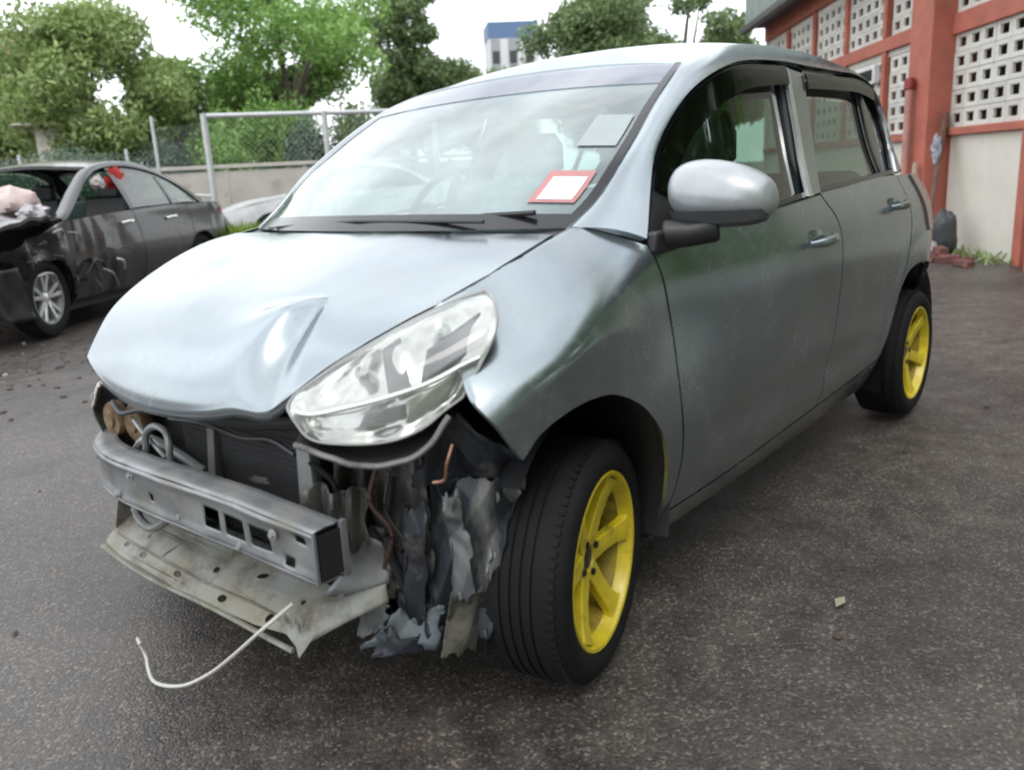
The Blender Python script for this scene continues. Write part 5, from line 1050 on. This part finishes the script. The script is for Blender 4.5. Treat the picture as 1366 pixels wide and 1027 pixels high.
    gridmesh('roof', coons([(1.22, -.575, 1.385), (1.18, 0, 1.42), (1.22, .575, 1.385)], [(2.42, -.58, 1.36), (2.50, 0, 1.395), (2.42, .58, 1.36)], [(1.22, -.575, 1.385), (1.6, -.55, 1.44), (2.05, -.56, 1.435), (2.42, -.58, 1.36)], [(1.22, .575, 1.385), (1.6, .55, 1.44), (2.05, .56, 1.435), (2.42, .58, 1.36)], 16, 16)+np.array([0, 0, .004]), paint, t, (0, 0, 1), flange=.03)
    wsg = coons([(.46, -.74, .96), (.36, 0, .985), (.46, .74, .96)], [(1.22, -.575, 1.385), (1.18, 0, 1.42), (1.22, .575, 1.385)], [(.46, -.74, .96), (.90, -.63, 1.22), (1.22, -.575, 1.385)], [(.46, .74, .96), (.90, .63, 1.22), (1.22, .575, 1.385)], 14, 10)
    if not wreck: gridmesh('windscreen', wsg, GL_WS, t, (-1, 0, 1))
    else: gridmesh('windscreen_remnant', wsg[:, 9:, :][:5], GL_WS, t, (-1, 0, 1))
    gridmesh('rear_window', coons([(3.10, -.74, 1.0), (3.16, 0, 1.03), (3.10, .74, 1.0)], [(2.42, -.58, 1.36), (2.50, 0, 1.395), (2.42, .58, 1.36)], [(3.10, -.74, 1.0), (2.78, -.66, 1.17), (2.42, -.58, 1.36)], [(3.10, .74, 1.0), (2.78, .66, 1.17), (2.42, .58, 1.36)], 14, 10), GL_SIDE, t, (1, 0, 1))
    gridmesh('boot_lid', coons([(3.68, -.66, .93), (3.78, 0, .96), (3.68, .66, .93)], [(3.02, -.82, .99), (3.14, 0, 1.025), (3.02, .82, .99)], [(3.68, -.66, .93), (3.4, -.77, .975), (3.02, -.82, .99)], [(3.68, .66, .93), (3.4, .77, .975), (3.02, .82, .99)], 14, 10), paint, t, (0, 0, 1), flange=.03)
    gridmesh('bumper', coons([(3.45, -.80, .22), (3.75, 0, .2), (3.45, .80, .22)], [(3.60, -.74, .78), (3.84, 0, .8), (3.60, .74, .78)], [(3.45, -.80, .22), (3.66, -.77, .5), (3.60, -.74, .78)], [(3.45, .80, .22), (3.66, .77, .5), (3.60, .74, .78)], 18, 8), paint, t, (1, 0, 0), flange=.03)
    gridmesh('tailgate_panel', coons([(3.60, -.74, .77), (3.83, 0, .79), (3.60, .74, .77)], [(3.68, -.66, .925), (3.78, 0, .955), (3.68, .66, .925)], [(3.60, -.74, .77), (3.68, -.66, .925)], [(3.60, .74, .77), (3.68, .66, .925)], 14, 5), paint, t, (1, 0, 0), flange=.02)
    fl = MB().box((1.55, 0, .24), (4.0, 1.4, .08)).box((.45, 0, .58), (.06, 1.45, .6)).box((2.75, 0, .62), (.1, 1.3, .6)); fl.build('floor_pan', DARK, t, False)
    ds = coons([(.50, -.74, .93), (.50, .74, .93)], [(.95, -.74, .90), (.95, .74, .90)], [(.50, -.74, .93), (.95, -.74, .90)], [(.50, .74, .93), (.95, .74, .90)], 8, 5); gridmesh('dashboard', ds, BLACKP, t, (0, 0, 1), flange=.3, fdir=(0, 0, -1))
    for y in (-.37, .37):
        s_ = MB().box((1.50, y, .50), (.5, .48, .16)).box((1.78, y, .80), (.14, .48, .62), Matrix.Rotation(R(16), 3, 'Y')); so2 = s_.build('seat', BLACKP, t, bevel=.03); MB().box((1.90, y, 1.17), (.09, .24, .17)).build('headrest', BLACKP, so2, bevel=.03)
    MB().box((2.62, 0, .80), (.16, 1.3, .55), Matrix.Rotation(R(18), 3, 'Y')).build('seat', SEATM, t, bevel=.04)
    return t, sg
DKP = mat('dark_metallic_paint', (.013, .011, .012), .25, .3, coat=.5, var=.1, dirt=.25, dcol=(.05, .035, .03), dscale=3)
SED = R(32)
sd, ssg = sedan('wrecked_sedan', 'dark wrecked sedan with a crushed front, missing windscreen and deployed airbag', DKP, Vector((1.48, 5.61, 0))+Vector((math.sin(SED)*-.85, math.cos(SED)*.85, 0)), SED, True)
sedan('parked_sedan', 'white sedan parked behind the fence left of the hatchback windscreen', mat('white_car_paint', (.72, .73, .74), .3, coat=.5), polar(55.3, 16.0), R(-28), False)
AIR = mat('airbag_cloth', (.66, .52, .50), .9, bump=.4, bscale=15)
def local_lump(name, c, size, m_, seed, nz=.3):
    o = lump(name, (0, 0, 0), size, m_, None, None, seed, noise_=nz); o.parent = sd; o.location = c; return o
local_lump('airbag', (.60, -.28, 1.10), (.20, .17, .13), AIR, 4); local_lump('airbag', (.50, -.50, .98), (.16, .12, .09), mat('grey_airbag', (.45, .43, .44), .9), 6, .5)
local_lump('curtain_airbag', (1.60, -.64, 1.27), (.15, .03, .10), mat('red_cloth', (.50, .035, .03), .8), 8, .6); local_lump('curtain_airbag', (1.22, -.68, 1.24), (.10, .03, .06), mat('pale_cloth', (.6, .55, .53), .9), 11, .6)
dbm = mat('bent_metal', (.30, .30, .31), .4, .5, dirt=.3); rr = random.Random(9)
for k in range(14):
    a = Vector((rr.uniform(-.75, .55), -.90+rr.uniform(-.06, .05), rr.uniform(.45, .95))) if k < 8 else Vector((rr.uniform(.42, .95), -.91+rr.uniform(-.03, .03), rr.uniform(.30, .75)))
    b = a+Vector((rr.uniform(-.2, .2), rr.uniform(-.05, .04), rr.uniform(-.18, .12))); q = MB(); q.tube(resample([a, (a+b)/2+Vector((0, -.03, .03)), b], 8), rr.uniform(.005, .013), 6); q.build('bent_strip', dbm if k % 3 == 0 else BLACKP, sd)
crumple('torn_bumper', (-.95, -.86, .20), (-.30, -.93, .20), (-.80, -.80, .62), (-.36, -.92, .60), BLACKP, 24, 14, .10, 4, 0, 61, (0, -1, 0), sd)
crumple('torn_bumper', (-.98, .7, .25), (-.98, -.8, .22), (-.92, .7, .62), (-.86, -.76, .64), BLACKP, 24, 14, .10, 4, 0, 66, (-1, 0, 0), sd)
# scattered debris near the sedan and loose bits on the asphalt
r = random.Random(17); DEB = [mat('debris_pale', (.30, .28, .26), .7), mat('debris_rust', (.085, .055, .04), .8), mat('debris_black', (.03, .03, .03), .6)]
def chip(sc, seed):
    q = MB(); rr2 = random.Random(seed); v = [Vector((rr2.uniform(.6, 1)*math.cos(a), rr2.uniform(.6, 1)*math.sin(a), 0))*sc for a in np.linspace(0, 2*math.pi, 6, endpoint=False)]; q.add(v+[p*.7+Vector((0, 0, sc*.35)) for p in v], [tuple(range(6, 12))]+[(i, (i+1) % 6, 6+(i+1) % 6, 6+i) for i in range(6)]); return q
for mi, cnt, m_ in ((0, 40, DEB[0]), (1, 260, DEB[1]), (2, 120, DEB[2])):
    q = MB()
    for k in range(cnt):
        x, y = (r.gauss(1.6, .9), r.gauss(4.4, .7)) if k % 4 else (r.uniform(-1, 6), r.uniform(-1.8, 5))
        if -0.6 < x < 3 and -.9 < y < .9: continue
        c_ = chip(r.uniform(.006, .022) if k % 4 == 0 else r.uniform(.008, .03), k+mi*999); n0 = len(q.v); q.add([Vector(p)+Vector((x, y, 0)) for p in c_.v], c_.f)
    o = q.build('debris', m_, None, False); o['kind'] = 'stuff'; o['label'] = ('pale', 'rusty brown', 'black')[mi]+' broken bits scattered on the asphalt'
lf = MB(); lf.add([(-.03, 0, .004), (0, .014, .010), (.035, 0, .005), (0, -.014, .008)], [(0, 1, 2, 3)]); o = lf.build('fallen_leaf', mat('dry_leaf', (.34, .31, .20), .7)); o.location = (.62, -1.12, .0); tag(o, 'small pale dry leaf on the asphalt beside the front wheel', 'leaf')
